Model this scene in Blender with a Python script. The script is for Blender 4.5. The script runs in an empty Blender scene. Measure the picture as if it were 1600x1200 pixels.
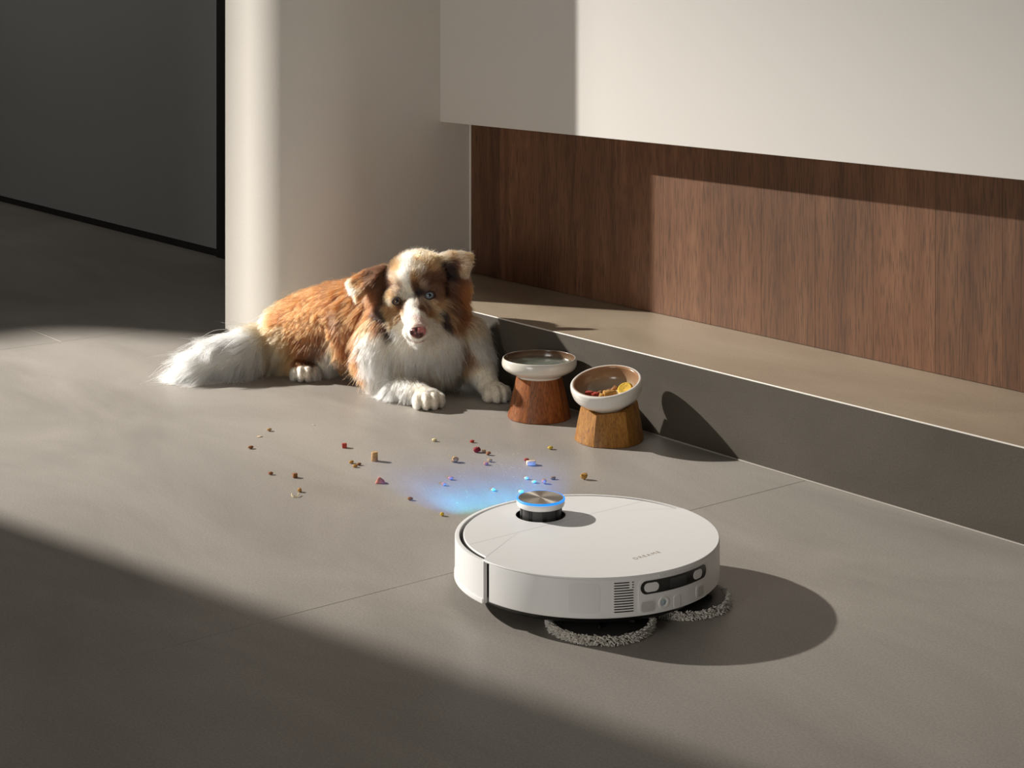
import bpy, bmesh, math, random
import numpy as np
from mathutils import Vector, Matrix, Quaternion, noise as mnoise
from mathutils.bvhtree import BVHTree
from mathutils.kdtree import KDTree

random.seed(7)
rng = np.random.default_rng(11)
scene = bpy.context.scene
COL = scene.collection

# ------------------------------------------------------------------ camera
# level camera with a vertical shift (all uprights stay parallel); world X runs along the ledge, Y towards it
FPX = 2622.0
HCAM = 0.79
SA, CA = 0.6159, 0.7877
cam_d = bpy.data.cameras.new('camera')
cam_d.sensor_width = 36.0
cam_d.lens = FPX / 1600.0 * 36.0
cam_d.shift_y = -604.0 / 1600.0
cam_d.clip_start = 0.05
cam = bpy.data.objects.new('camera', cam_d)
cam.location = (0, 0, HCAM)
cam.rotation_euler = (math.pi / 2, 0, math.asin(CA))
COL.objects.link(cam)
scene.camera = cam

# ------------------------------------------------------------------ light
world = bpy.data.worlds.new('world')
scene.world = world
world.use_nodes = True
world.node_tree.nodes['Background'].inputs['Color'].default_value = (1.0, 0.96, 0.90, 1)
world.node_tree.nodes['Background'].inputs['Strength'].default_value = 0.08

LAMP = Vector((-9.3, -2.0, 4.25))                     # low sun-like lamp outside the opening, far to the left
sd = bpy.data.lights.new('low_sun_lamp', 'SPOT')
sd.energy = 7000
sd.shadow_soft_size = 0.075
sd.spot_size = math.radians(32)
sd.spot_blend = 1.0
sd.color = (1.0, 0.955, 0.89)
so = bpy.data.objects.new('low_sun_lamp', sd)
so.location = LAMP
so.rotation_euler = (Vector((-4.0, 1.25, 0.0)) - LAMP).to_track_quat('-Z', 'Y').to_euler()
COL.objects.link(so)

ad = bpy.data.lights.new('fill_light', 'AREA')       # unseen fill added behind the camera to brighten the shaded walls
ad.shape = 'RECTANGLE'
ad.size = 2.0
ad.size_y = 1.4
ad.energy = 85
ad.color = (1.0, 0.96, 0.90)
ao = bpy.data.objects.new('fill_light', ad)
ao.location = (0.2, -4.6, 1.05)
ao.rotation_euler = (Vector((-2.6, 2.2, 0.3)) - Vector(ao.location)).to_track_quat('-Z', 'Y').to_euler()
COL.objects.link(ao)

cd_ = bpy.data.lights.new('corridor_fill', 'AREA')     # dim fill added to lift the dark corridor wall and floor
cd_.size = 0.5
cd_.energy = 5
cd_.color = (1.0, 0.98, 0.96)
co_ = bpy.data.objects.new('corridor_fill', cd_)
co_.location = (-6.0, 0.9, 2.5)
co_.rotation_euler = (Vector((-5.6, 2.4, 0.6)) - Vector(co_.location)).to_track_quat('-Z', 'Y').to_euler()
COL.objects.link(co_)

scene.view_settings.view_transform = "Standard"
scene.view_settings.look = 'None'
scene.view_settings.gamma = 1.0
scene.view_settings.use_curve_mapping = False
scene.view_settings.exposure = 0.0


# ------------------------------------------------------------------ helpers
def rf(r, f, z=0.0):
    return Vector((SA * r - CA * f, CA * r + SA * f, z))


def P(px, py, f):
    """photo pixel at forward distance f -> world point"""
    return rf((px - 800) / FPX * f, f, HCAM - (py + 4) / FPX * f)


def PF(px, py, z=0.0):
    """photo pixel on the horizontal plane z -> world point"""
    return P(px, py, FPX * (HCAM - z) / (py + 4))


def link(o, parent=None):
    COL.objects.link(o)
    if parent is not None:
        o.parent = parent
    return o


def tag(o, label=None, cat=None, group=None, kind=None):
    if label: o['label'] = label
    if cat: o['category'] = cat
    if group: o['group'] = group
    if kind: o['kind'] = kind
    return o


def empty(name, loc):
    o = bpy.data.objects.new(name, None)
    o.empty_display_size = 0.05
    o.location = loc
    return link(o)


def from_bm(name, bm, m, parent=None, smooth=None, loc=None):
    me = bpy.data.meshes.new(name)
    bmesh.ops.recalc_face_normals(bm, faces=bm.faces)
    bm.to_mesh(me)
    bm.free()
    return from_me(name, me, m, parent, smooth, loc)


def from_me(name, me, m, parent=None, smooth=None, loc=None):
    o = bpy.data.objects.new(name, me)
    if m is not None:
        me.materials.clear()
        me.materials.append(m)
    if smooth is not None:
        shade(me, smooth)
    if loc is not None:
        o.location = loc
    return link(o, parent)


def shade(me, angle):
    """smooth shading with edges sharper than angle (deg) kept"""
    me.polygons.foreach_set('use_smooth', [True] * len(me.polygons))
    if angle < 180:
        me.set_sharp_from_angle(angle=math.radians(angle))


def box_bm(x0, x1, y0, y1, z0, z1, bev=0.0, seg=2):
    bm = bmesh.new()
    bmesh.ops.create_cube(bm, size=1.0)
    for v in bm.verts:
        v.co = Vector(((x0 + x1) / 2 + v.co.x * (x1 - x0), (y0 + y1) / 2 + v.co.y * (y1 - y0), (z0 + z1) / 2 + v.co.z * (z1 - z0)))
    if bev > 0:
        bmesh.ops.bevel(bm, geom=bm.edges[:], offset=bev, segments=seg, profile=0.5, affect='EDGES')
    return bm


def prism_bm(pts, z0, z1):
    """extruded outline in plan"""
    bm = bmesh.new()
    a = [bm.verts.new((x, y, z0)) for x, y in pts]
    b = [bm.verts.new((x, y, z1)) for x, y in pts]
    n = len(pts)
    bm.faces.new(a[::-1])
    bm.faces.new(b)
    for i in range(n):
        bm.faces.new((a[i], a[(i + 1) % n], b[(i + 1) % n], b[i]))
    return bm


def lathe_bm(prof, seg=64, closed=False, rfun=None):
    """profile of (radius, z) spun round Z"""
    bm = bmesh.new()
    rings = []
    for r, z in prof:
        if r < 1e-6:
            rings.append([bm.verts.new((0, 0, z))])
        else:
            rings.append([bm.verts.new((r * math.cos(2 * math.pi * i / seg), r * math.sin(2 * math.pi * i / seg), z)) for i in range(seg)])
    pairs = list(zip(rings[:-1], rings[1:]))
    if closed:
        pairs.append((rings[-1], rings[0]))
    for a, b in pairs:
        for i in range(seg):
            j = (i + 1) % seg
            if len(a) == 1 and len(b) == 1:
                continue
            if len(a) == 1:
                bm.faces.new((a[0], b[i], b[j]))
            elif len(b) == 1:
                bm.faces.new((a[i], a[j], b[0]))
            else:
                bm.faces.new((a[i], a[j], b[j], b[i]))
    return bm


# ------------------------------------------------------------------ materials
def new_mat(name):
    m = bpy.data.materials.new(name)
    m.use_nodes = True
    nt = m.node_tree
    return m, nt, nt.nodes['Principled BSDF']


def plain(name, col, rough=0.5, metal=0.0, spec=0.5, coat=0.0, bump=0.0, bscale=200.0, var=0.0, vscale=3.0):
    m, nt, b = new_mat(name)
    b.inputs['Base Color'].default_value = (*col, 1)
    b.inputs['Roughness'].default_value = rough
    b.inputs['Metallic'].default_value = metal
    b.inputs['Specular IOR Level'].default_value = spec
    b.inputs['Coat Weight'].default_value = coat
    tc = nt.nodes.new('ShaderNodeTexCoord')
    if var > 0:
        n = nt.nodes.new('ShaderNodeTexNoise')
        n.inputs['Scale'].default_value = vscale
        n.inputs['Detail'].default_value = 6
        nt.links.new(tc.outputs['Object'], n.inputs['Vector'])
        cr = nt.nodes.new('ShaderNodeValToRGB')
        cr.color_ramp.elements[0].position = 0.3
        cr.color_ramp.elements[1].position = 0.7
        cr.color_ramp.elements[0].color = (*[c * (1 - var) for c in col], 1)
        cr.color_ramp.elements[1].color = (*[min(1, c * (1 + var)) for c in col], 1)
        nt.links.new(n.outputs['Fac'], cr.inputs['Fac'])
        nt.links.new(cr.outputs['Color'], b.inputs['Base Color'])
    if bump > 0:
        n2 = nt.nodes.new('ShaderNodeTexNoise')
        n2.inputs['Scale'].default_value = bscale
        n2.inputs['Detail'].default_value = 4
        nt.links.new(tc.outputs['Object'], n2.inputs['Vector'])
        bp = nt.nodes.new('ShaderNodeBump')
        bp.inputs['Strength'].default_value = bump
        bp.inputs['Distance'].default_value = 0.002
        nt.links.new(n2.outputs['Fac'], bp.inputs['Height'])
        nt.links.new(bp.outputs['Normal'], b.inputs['Normal'])
    return m


def stone(name, dark, light, rough, grain=0.5, stretch=(1, 1, 1), rvar=0.08):
    """concrete-look porcelain: clouds, soft streaks and fine grain"""
    m, nt, b = new_mat(name)
    N, L = nt.nodes.new, nt.links.new
    tc = N('ShaderNodeTexCoord')
    geo = N('ShaderNodeNewGeometry')
    mp = N('ShaderNodeMapping')
    mp.inputs['Scale'].default_value = stretch
    L(geo.outputs['Position'], mp.inputs['Vector'])
    n1 = N('ShaderNodeTexNoise'); n1.inputs['Scale'].default_value = 3.2; n1.inputs['Detail'].default_value = 8; n1.inputs['Roughness'].default_value = 0.62; n1.inputs['Distortion'].default_value = 0.6
    L(mp.outputs['Vector'], n1.inputs['Vector'])
    n2 = N('ShaderNodeTexNoise'); n2.inputs['Scale'].default_value = 330; n2.inputs['Detail'].default_value = 3
    L(geo.outputs['Position'], n2.inputs['Vector'])
    cr = N('ShaderNodeValToRGB')
    cr.color_ramp.elements[0].position = 0.30; cr.color_ramp.elements[0].color = (*dark, 1)
    cr.color_ramp.elements[1].position = 0.72; cr.color_ramp.elements[1].color = (*light, 1)
    L(n1.outputs['Fac'], cr.inputs['Fac'])
    mr = N('ShaderNodeMapRange'); mr.inputs['From Min'].default_value = 0.3; mr.inputs['From Max'].default_value = 0.7
    mr.inputs['To Min'].default_value = 1 - 0.22 * grain; mr.inputs['To Max'].default_value = 1 + 0.22 * grain
    L(n2.outputs['Fac'], mr.inputs['Value'])
    mx = N('ShaderNodeMix'); mx.data_type = 'RGBA'; mx.blend_type = 'MULTIPLY'; mx.inputs['Factor'].default_value = 1.0
    L(cr.outputs['Color'], mx.inputs['A']); L(mr.outputs['Result'], mx.inputs['B'])
    L(mx.outputs['Result'], b.inputs['Base Color'])
    r2 = N('ShaderNodeMapRange'); r2.inputs['To Min'].default_value = rough - rvar; r2.inputs['To Max'].default_value = rough + rvar
    L(n1.outputs['Fac'], r2.inputs['Value']); L(r2.outputs['Result'], b.inputs['Roughness'])
    bp = N('ShaderNodeBump'); bp.inputs['Strength'].default_value = 0.12; bp.inputs['Distance'].default_value = 0.001
    L(n2.outputs['Fac'], bp.inputs['Height']); L(bp.outputs['Normal'], b.inputs['Normal'])
    return m


def wood(name, c_dark, c_mid, c_light, rough, freq, along=0.06, rings=0.5, rand=0.0, pores=0.5, pfreq=9.0, spec=0.5, ior=1.5, tint=(1, 1, 1)):
    """grain runs along local Z; along = how far the grain is drawn out"""
    m, nt, b = new_mat(name)
    N, L = nt.nodes.new, nt.links.new
    tc = N('ShaderNodeTexCoord'); oi = N('ShaderNodeObjectInfo')
    off = N('ShaderNodeVectorMath'); off.operation = 'SCALE'; off.inputs[0].default_value = (7.3, 3.1, 11.7)
    L(oi.outputs['Random'], off.inputs['Scale'])
    add = N('ShaderNodeVectorMath'); add.operation = 'ADD'
    L(tc.outputs['Object'], add.inputs[0]); L(off.outputs['Vector'], add.inputs[1])
    mp = N('ShaderNodeMapping'); mp.inputs['Scale'].default_value = (freq, freq, freq * along)
    L(add.outputs['Vector'], mp.inputs['Vector'])
    n1 = N('ShaderNodeTexNoise'); n1.inputs['Scale'].default_value = 1.0; n1.inputs['Detail'].default_value = 6; n1.inputs['Distortion'].default_value = 0.5 + rings
    L(mp.outputs['Vector'], n1.inputs['Vector'])
    mp2 = N('ShaderNodeMapping'); mp2.inputs['Scale'].default_value = (freq * pfreq, freq * pfreq, freq * pfreq * 0.055)
    L(add.outputs['Vector'], mp2.inputs['Vector'])
    n2 = N('ShaderNodeTexNoise'); n2.inputs['Scale'].default_value = 1.0; n2.inputs['Detail'].default_value = 3
    L(mp2.outputs['Vector'], n2.inputs['Vector'])
    cr = N('ShaderNodeValToRGB'); cr.color_ramp.elements[0].position = 0.28; cr.color_ramp.elements[1].position = 0.74
    cr.color_ramp.elements[0].color = (*c_dark, 1); cr.color_ramp.elements[1].color = (*c_light, 1)
    e = cr.color_ramp.elements.new(0.5); e.color = (*c_mid, 1)
    L(n1.outputs['Fac'], cr.inputs['Fac'])
    pr = N('ShaderNodeMapRange'); pr.inputs['From Min'].default_value = 0.36; pr.inputs['From Max'].default_value = 0.52
    pr.inputs['To Min'].default_value = 1 - pores; pr.inputs['To Max'].default_value = 1.06
    L(n2.outputs['Fac'], pr.inputs['Value'])
    mx = N('ShaderNodeMix'); mx.data_type = 'RGBA'; mx.blend_type = 'MULTIPLY'; mx.inputs['Factor'].default_value = 1.0
    L(cr.outputs['Color'], mx.inputs['A']); L(pr.outputs['Result'], mx.inputs['B'])
    rr = N('ShaderNodeMapRange'); rr.inputs['To Min'].default_value = 1 - rand; rr.inputs['To Max'].default_value = 1 + rand
    L(oi.outputs['Random'], rr.inputs['Value'])
    mx2 = N('ShaderNodeMix'); mx2.data_type = 'RGBA'; mx2.blend_type = 'MULTIPLY'; mx2.inputs['Factor'].default_value = 1.0
    L(mx.outputs['Result'], mx2.inputs['A']); L(rr.outputs['Result'], mx2.inputs['B'])
    L(mx2.outputs['Result'], b.inputs['Base Color'])
    b.inputs['Roughness'].default_value = rough
    b.inputs['Specular IOR Level'].default_value = spec
    b.inputs['IOR'].default_value = ior
    b.inputs['Specular Tint'].default_value = (*tint, 1)
    bp = N('ShaderNodeBump'); bp.inputs['Strength'].default_value = 0.25; bp.inputs['Distance'].default_value = 0.0006
    L(n2.outputs['Fac'], bp.inputs['Height']); L(bp.outputs['Normal'], b.inputs['Normal'])
    return m


M = {}
M['floor'] = stone('grey floor tile', (0.272, 0.247, 0.217), (0.388, 0.354, 0.314), 0.50, 0.6, (0.5, 1.3, 1))
M['grout'] = plain('pale joint', (0.36, 0.33, 0.29), 0.8)
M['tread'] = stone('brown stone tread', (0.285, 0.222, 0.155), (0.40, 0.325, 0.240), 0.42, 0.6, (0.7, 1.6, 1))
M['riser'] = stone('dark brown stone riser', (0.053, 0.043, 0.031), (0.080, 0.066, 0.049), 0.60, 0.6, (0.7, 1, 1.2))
M['edge'] = plain('pale metal edge trim', (0.80, 0.76, 0.69), 0.35, 0.3)
M['white_wall'] = plain('white plaster', (0.72, 0.68, 0.62), 0.75, spec=0.25, bump=0.12, bscale=160, var=0.02, vscale=5)
M['cabinet'] = plain('white painted panel', (0.74, 0.715, 0.675), 0.55, spec=0.35, bump=0.04, bscale=220)
M['dark_wall'] = plain('dark grey wall', (0.42, 0.42, 0.415), 0.7, spec=0.3, bump=0.1, bscale=150)
M['black'] = plain('black trim', (0.008, 0.008, 0.008), 0.5)
M['walnut'] = wood('walnut veneer', (0.072, 0.026, 0.012), (0.118, 0.049, 0.024), (0.180, 0.084, 0.043), 0.52, 17, 0.09, 0.9, 0.24, 0.58, 24.0, 0.85, 1.55, (1.0, 0.74, 0.56))
M['dim_wall'] = plain('grey room wall', (0.42, 0.40, 0.37), 0.8)

# ------------------------------------------------------------------ setting
Y_RISE, Z_LEDGE, Y_WOOD, Y_CAB, Z_CAB = 2.070, 0.142, 2.355, 2.266, 0.5015
X_WHITE = -3.169
Y_DARK = 2.440

fl = from_bm('floor', box_bm(-9.0, 3.0, -5.0, 4.0, -0.06, -0.0004), M['grout'])
tag(fl, kind='structure')
rows = [(-9.0, -7.281, 0.9), (-7.281, -5.476, 0.6), (-5.476, -3.671, 1.557), (-3.671, -1.866, 0.60), (-1.866, -0.061, 0.52), (-0.061, 1.744, 1.0), (1.744, 3.0, 0.3)]
G = 0.0004
for x0, x1, yo in rows:
    ys = [yo + 1.56 * k for k in range(-6, 4)]
    ys = [-5.0] + [y for y in ys if -4.9 < y < 3.9] + [4.0]
    for a, b in zip(ys[:-1], ys[1:]):
        o = from_bm('floor_tile', box_bm(x0 + G, x1 - G, a + G, b - G, -0.009, 0.0, 0.0003, 1), M['floor'], fl)

# ledge: stone tread on a darker riser with a pale edge trim
led = empty('stone_ledge', (-1.0, Y_RISE, 0))
tag(led, 'brown stone ledge with dark riser running along the wood panelling', kind='structure')
X_END = 1.6
def at_parent(o, par):
    o.location = o.location - par.location
    return o
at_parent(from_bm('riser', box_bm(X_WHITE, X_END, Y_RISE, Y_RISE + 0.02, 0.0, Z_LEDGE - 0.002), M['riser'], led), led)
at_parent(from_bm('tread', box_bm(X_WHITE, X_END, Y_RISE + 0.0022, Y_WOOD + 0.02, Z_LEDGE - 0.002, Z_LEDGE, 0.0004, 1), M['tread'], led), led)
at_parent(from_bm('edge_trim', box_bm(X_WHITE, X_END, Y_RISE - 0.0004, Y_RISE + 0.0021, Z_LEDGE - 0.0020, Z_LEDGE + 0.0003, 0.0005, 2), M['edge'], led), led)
at_parent(from_bm('sealant_bead', box_bm(X_WHITE, X_END, Y_RISE - 0.0025, Y_RISE + 0.001, -0.0005, 0.0022, 0.001, 1), M['grout'], led), led)

# wood panelling
wp = from_bm('wall_right', box_bm(X_WHITE - 0.05, X_END, Y_WOOD + 0.014, Y_WOOD + 0.12, 0.0, 2.7), M['black'])
tag(wp, kind='structure')
PW = 0.1365
k = 0
x = -2.510 - 5 * PW
while x < X_END:
    x0, x1 = max(x, X_WHITE + 0.0005), min(x + PW, X_END)
    if x1 - x0 > 0.01:
        bm = box_bm(-(x1 - x0) / 2 + 0.00012, (x1 - x0) / 2 - 0.00012, 0, 0.014, 0, Z_CAB + 0.12 - Z_LEDGE, 0.0002, 1)
        from_bm('wood_plank', bm, M['walnut'], wp, loc=((x0 + x1) / 2, Y_WOOD, Z_LEDGE + 0.0008))
    x += PW

# white box overhanging the panelling
tag(from_bm('wall_overhang', box_bm(X_WHITE, X_END, Y_CAB, Y_WOOD + 0.014, Z_CAB, 2.7, 0.0015, 2), M['cabinet'], smooth=40), 'white panelled overhang above the walnut wall', kind='structure')

# white pier with a rounded corner
R = 0.184
YS = 1.864
XB = -3.463
pts = [(X_WHITE, Y_WOOD + 0.12)]
cx, cy = X_WHITE - R, YS + R
NA = 24
for i in range(NA + 1):
    a = -math.pi / 2 * i / NA
    pts.append((cx + R * math.cos(a), cy + R * math.sin(a)))
pts += [(XB + 0.006, YS), (XB, YS + 0.006), (XB, Y_WOOD + 0.12)]
pier = from_bm('wall_back', prism_bm(pts, 0.026, 2.7), M['white_wall'], smooth=40)
tag(pier, kind='structure')
ins = 0.008
pts2 = [(X_WHITE - ins, Y_WOOD + 0.1)]
for i in range(NA + 1):
    a = -math.pi / 2 * i / NA
    pts2.append((cx + (R - ins) * math.cos(a), cy + (R - ins) * math.sin(a)))
pts2 += [(XB + ins, YS + ins), (XB + ins, Y_WOOD + 0.1)]
tag(from_bm('baseboard_back', prism_bm(pts2, 0.0, 0.026), M['black'], smooth=40), kind='structure')
tag(from_bm('trim_1', box_bm(X_WHITE - 0.001, X_WHITE + 0.003, Y_WOOD - 0.003, Y_WOOD + 0.002, Z_LEDGE, Z_CAB, 0.0005, 1), M['edge']), kind='structure')

# dark corridor wall beyond
XD = -4.574
dw = from_bm('wall_corridor', box_bm(-9.0, XD, Y_DARK, Y_DARK + 0.12, 0.024, 2.7), M['dark_wall'])
tag(dw, kind='structure')
tag(from_bm('baseboard_corridor', box_bm(-9.0, XD, Y_DARK + 0.004, Y_DARK + 0.1, 0.0, 0.024), M['black']), kind='structure')
tag(from_bm('trim_2', box_bm(XD, XD + 0.9, Y_DARK - 0.004, Y_DARK + 0.1, 0.0, 2.7), M['black']), kind='structure')

# window wall on the sun side (out of frame): solid parts shade the corridor, the opening lets the sun in
XW = -6.75
def to_wall(fx, fy):
    """where the light that lands on floor point (fx, fy) crosses the plane X = XW"""
    t = (fx - XW) / (fx - LAMP.x)
    return fy + (LAMP.y - fy) * t, LAMP.z * t
yj, zj = to_wall(-3.58, 1.757)
_, zs = to_wall(-3.77, 1.5)
tag(from_bm('wall_left', box_bm(XW - 0.12, XW, -5.0, yj, 0.0, zs), M['dim_wall']), kind='structure')
tag(from_bm('wall_left_pier', box_bm(XW - 0.12, XW, yj, Y_DARK, 0.0, 5.0), M['dim_wall']), kind='structure')

# half-height block added left of the camera (out of frame): its top edge draws the foreground shadow
HP = 1.35
def shift_up(fx, fy, h):
    return Vector((fx + (LAMP.x - fx) * h / LAMP.z, fy + (LAMP.y - fy) * h / LAMP.z, 0))
a = shift_up(-3.3, 0.775, HP); b = shift_up(-0.85, 1.325, HP)
d = (b - a).normalized(); b = b + d * 0.55; nrm = Vector((d.y, -d.x, 0))
bm = prism_bm([(a.x, a.y), (b.x, b.y), (b.x + nrm.x * 1.6, b.y + nrm.y * 1.6), (a.x + nrm.x * 1.6, a.y + nrm.y * 1.6)], 0, HP)
tag(from_bm('shadow_block', bm, M['dim_wall']), kind='structure')

# ------------------------------------------------------------------ robot vacuum (front faces -X, mops at the back)
M['rv_white'] = plain('white satin plastic', (0.92, 0.91, 0.895), 0.42, spec=0.4)
M['rv_panel'] = plain('white plastic panel', (0.87, 0.86, 0.845), 0.45, spec=0.4)
M['rv_rec'] = plain('grey white recess', (0.62, 0.60, 0.57), 0.4)
M['rv_dark'] = plain('dark grey gasket', (0.045, 0.043, 0.042), 0.45)
M['rv_black'] = plain('black plastic', (0.010, 0.010, 0.010), 0.32)
M['rv_gloss'] = plain('black gloss window', (0.008, 0.008, 0.009), 0.12)
M['rv_disp'] = plain('grey sensor glass', (0.035, 0.038, 0.040), 0.10)
M['rv_slot'] = plain('brown black vent slot', (0.018, 0.010, 0.008), 0.6)
M['rv_lens'] = plain('pale blue lens', (0.42, 0.52, 0.58), 0.08, coat=0.6)
M['rv_gold'] = plain('champagne lettering', (0.40, 0.32, 0.22), 0.35, 0.3)
M['mop_black'] = plain('mop holder black', (0.016, 0.015, 0.014), 0.5)
M['mop_fibre'] = plain('grey mop fibre', (0.72, 0.69, 0.63), 0.95, spec=0.1, var=0.25, vscale=260)
m, nt, b = new_mat('brushed champagne metal')
b.inputs['Base Color'].default_value = (0.78, 0.72, 0.64, 1)
b.inputs['Metallic'].default_value = 1.0
b.inputs['Roughness'].default_value = 0.34
b.inputs['Anisotropic'].default_value = 0.85
tn = nt.nodes.new('ShaderNodeTangent'); tn.direction_type = 'RADIAL'; tn.axis = 'Z'
nt.links.new(tn.outputs['Tangent'], b.inputs['Tangent'])
M['rv_metal'] = m
m, nt, b = new_mat('blue light ring')
b.inputs['Base Color'].default_value = (0.02, 0.2, 0.8, 1)
b.inputs['Emission Color'].default_value = (0.01, 0.28, 1.0, 1)
b.inputs['Emission Strength'].default_value = 1.0
M['rv_ring'] = m

RC = rf(0.1005, 2.233)
RR = 0.175
rv = empty('robot_vacuum', (RC.x, RC.y, 0))
tag(rv, 'round white robot vacuum with a raised turret and two grey mop pads', 'robot vacuum')
ZT, ZB = 0.0780, 0.0275


def arc_shell(a0, a1, r0, r1, z0, z1, n=72, bev=0.0012):
    """curved wall between two angles (deg), rectangular section with eased corners"""
    bm = bmesh.new()
    sec = [(r0, z0), (r1 - bev, z0), (r1, z0 + bev), (r1, z1 - bev), (r1 - bev * 0.3, z1 - bev * 0.3), (r1 - bev, z1), (r0, z1)]
    prev = None
    for i in range(n + 1):
        t = math.radians(a0 + (a1 - a0) * i / n)
        ring = [bm.verts.new((r * math.cos(t), r * math.sin(t), z)) for r, z in sec]
        if prev:
            for j in range(len(sec)):
                q = (j + 1) % len(sec)
                bm.faces.new((prev[j], ring[j], ring[q], prev[q]))
        else:
            bm.faces.new(ring)
        prev = ring
    bm.faces.new(prev[::-1])
    return bm


def disc_poly(rfun, z0, z1, hole=None, n=192, bev=0.0):
    """flat plate whose outline radius depends on the angle, optionally with a round hole (cx, cy, r)"""
    bm = bmesh.new()
    th = [2 * math.pi * i / n for i in range(n)]
    out = [(rfun(t) * math.cos(t), rfun(t) * math.sin(t)) for t in th]
    if hole:
        hx, hy, hr = hole
        inn = []
        for x, y in out:
            a = math.atan2(y - hy, x - hx)
            inn.append((hx + hr * math.cos(a), hy + hr * math.sin(a)))
    rings = []
    def ring(ps, z):
        return [bm.verts.new((x, y, z)) for x, y in ps]
    def shr(ps, k):
        return [(x * (1 - k / math.hypot(x, y)), y * (1 - k / math.hypot(x, y))) for x, y in ps]
    seq = [ring(out, z0), ring(out, z1 - bev), ring(shr(out, bev), z1)]
    if hole:
        seq += [ring(inn, z1), ring(inn, z0)]
    for a, b in zip(seq[:-1], seq[1:]):
        for i in range(n):
            j = (i + 1) % n
            bm.faces.new((a[i], a[j], b[j], b[i]))
    if hole:
        a, b = seq[-1], seq[0]
        for i in range(n):
            j = (i + 1) % n
            bm.faces.new((a[i], a[j], b[j], b[i]))
    else:
        bm.faces.new(seq[-1])
        bm.faces.new(seq[0][::-1])
    return bm


def wrap(cols, r_in, r_out, ease=0.0):
    """columns (angle rad, z low, z high) wrapped on a cylinder as a thin raised pad"""
    bm = bmesh.new()
    A, B, C_, D = [], [], [], []
    for t, zl, zh in cols:
        c, s = math.cos(t), math.sin(t)
        A.append(bm.verts.new((r_in * c, r_in * s, zl)))
        B.append(bm.verts.new((r_out * c, r_out * s, zl)))
        C_.append(bm.verts.new((r_out * c, r_out * s, zh)))
        D.append(bm.verts.new((r_in * c, r_in * s, zh)))
    for i in range(len(cols) - 1):
        for U, V in ((A, B), (B, C_), (C_, D)):
            bm.faces.new((U[i], V[i], V[i + 1], U[i + 1]))
    for i in (0, -1):
        bm.faces.new((A[i], B[i], C_[i], D[i]))
    return bm


def rim_angle(px):
    """angle on the rear side whose rim shows at photo column px"""
    best = min(range(-1150, 500), key=lambda k: abs(_px(math.radians(k / 10.0)) - px))
    return math.radians(best / 10.0)


def _rim(t):
    w = Vector((RC.x + RR * math.cos(t), RC.y + RR * math.sin(t)))
    r = SA * w.x + CA * w.y
    f = -CA * w.x + SA * w.y
    return r, f


def _px(t):
    r, f = _rim(t)
    return 800 + FPX * r / f


def rim_z(px, py):
    r, f = _rim(rim_angle(px))
    return HCAM - (py + 4) * f / FPX


def pad(px0, px1, zc, h, rad, r_out, n=28, r_in=RR - 0.002):
    """rounded pad between two photo columns; zc may be a function of the fraction"""
    t0, t1 = rim_angle(px0), rim_angle(px1)
    L = abs(t1 - t0) * RR
    cols = []
    for i in range(n + 1):
        u = 0.5 - 0.5 * math.cos(math.pi * i / n)
        s = u * L
        e = min(s, L - s)
        k = 0.0 if e >= rad else rad - math.sqrt(max(0, rad * rad - (rad - e) ** 2))
        hh = max(h / 2 - k, 0.00005)
        cols.append((t0 + (t1 - t0) * u, zc - hh, zc + hh))
    return wrap(cols, r_in, r_out)


# shell of the rear half, moving front bumper, black chassis
def half_disc(r, x_cut):
    a = math.acos(x_cut / r)
    return a
A_SH = abs(math.degrees(rim_angle(764.5))); A_BU = abs(math.degrees(rim_angle(757.0)))
print('ANG', A_SH, A_BU)
from_bm('rear_shell', arc_shell(-A_SH, A_SH, 0.160, RR, ZB, ZT - 0.0022), M['rv_white'], rv, 30)
from_bm('bumper', arc_shell(A_BU, 360 - A_BU, RR - 0.0045, RR + 0.0012, ZB - 0.004, ZT - 0.0008), M['rv_white'], rv, 30)
from_bm('bumper_lip', arc_shell(A_BU + 0.5, 359.5 - A_BU, RR - 0.004, RR + 0.0022, ZB - 0.0045, ZB + 0.002, bev=0.0008), M['rv_white'], rv, 30)
from_bm('inner_wall', arc_shell(A_SH - 4, 364 - A_SH, 0.150, RR - 0.0085, ZB, ZT - 0.004), M['rv_dark'], rv, 30)
from_bm('chassis', lathe_bm([(0, 0.0125), (0.150, 0.0125), (0.160, 0.018), (0.166, ZB + 0.002), (0.160, ZB + 0.030), (0, ZB + 0.030)], 96), M['rv_black'], rv, 30)


def r_plate(t):
    k = min(1.0, max(0.0, (math.cos(t) + 0.03) / 0.03))
    return (RR - 0.0100) * (1 - k) + (RR - 0.0004) * k
LX, LY = -0.0985, 0.0
top = from_bm('top_cover', disc_poly(r_plate, ZT - 0.0022, ZT, (LX, LY, 0.0345), 240, 0.0008), M['rv_white'], rv, 8)
# fine seam of the removable cover, left out as a real groove line: two lips with a dark joint between
xs = -0.0575
hw = math.sqrt(0.163 ** 2 - xs ** 2)
bmx = bmesh.new()
for y0, y1 in ((-hw, hw),):
    bmx.free(); bmx = box_bm(xs - 0.00022, xs + 0.00022, y0, y1, ZT - 0.0005, ZT + 0.00008)
from_bm('cover_seam', bmx, M['rv_rec'], top)
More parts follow.
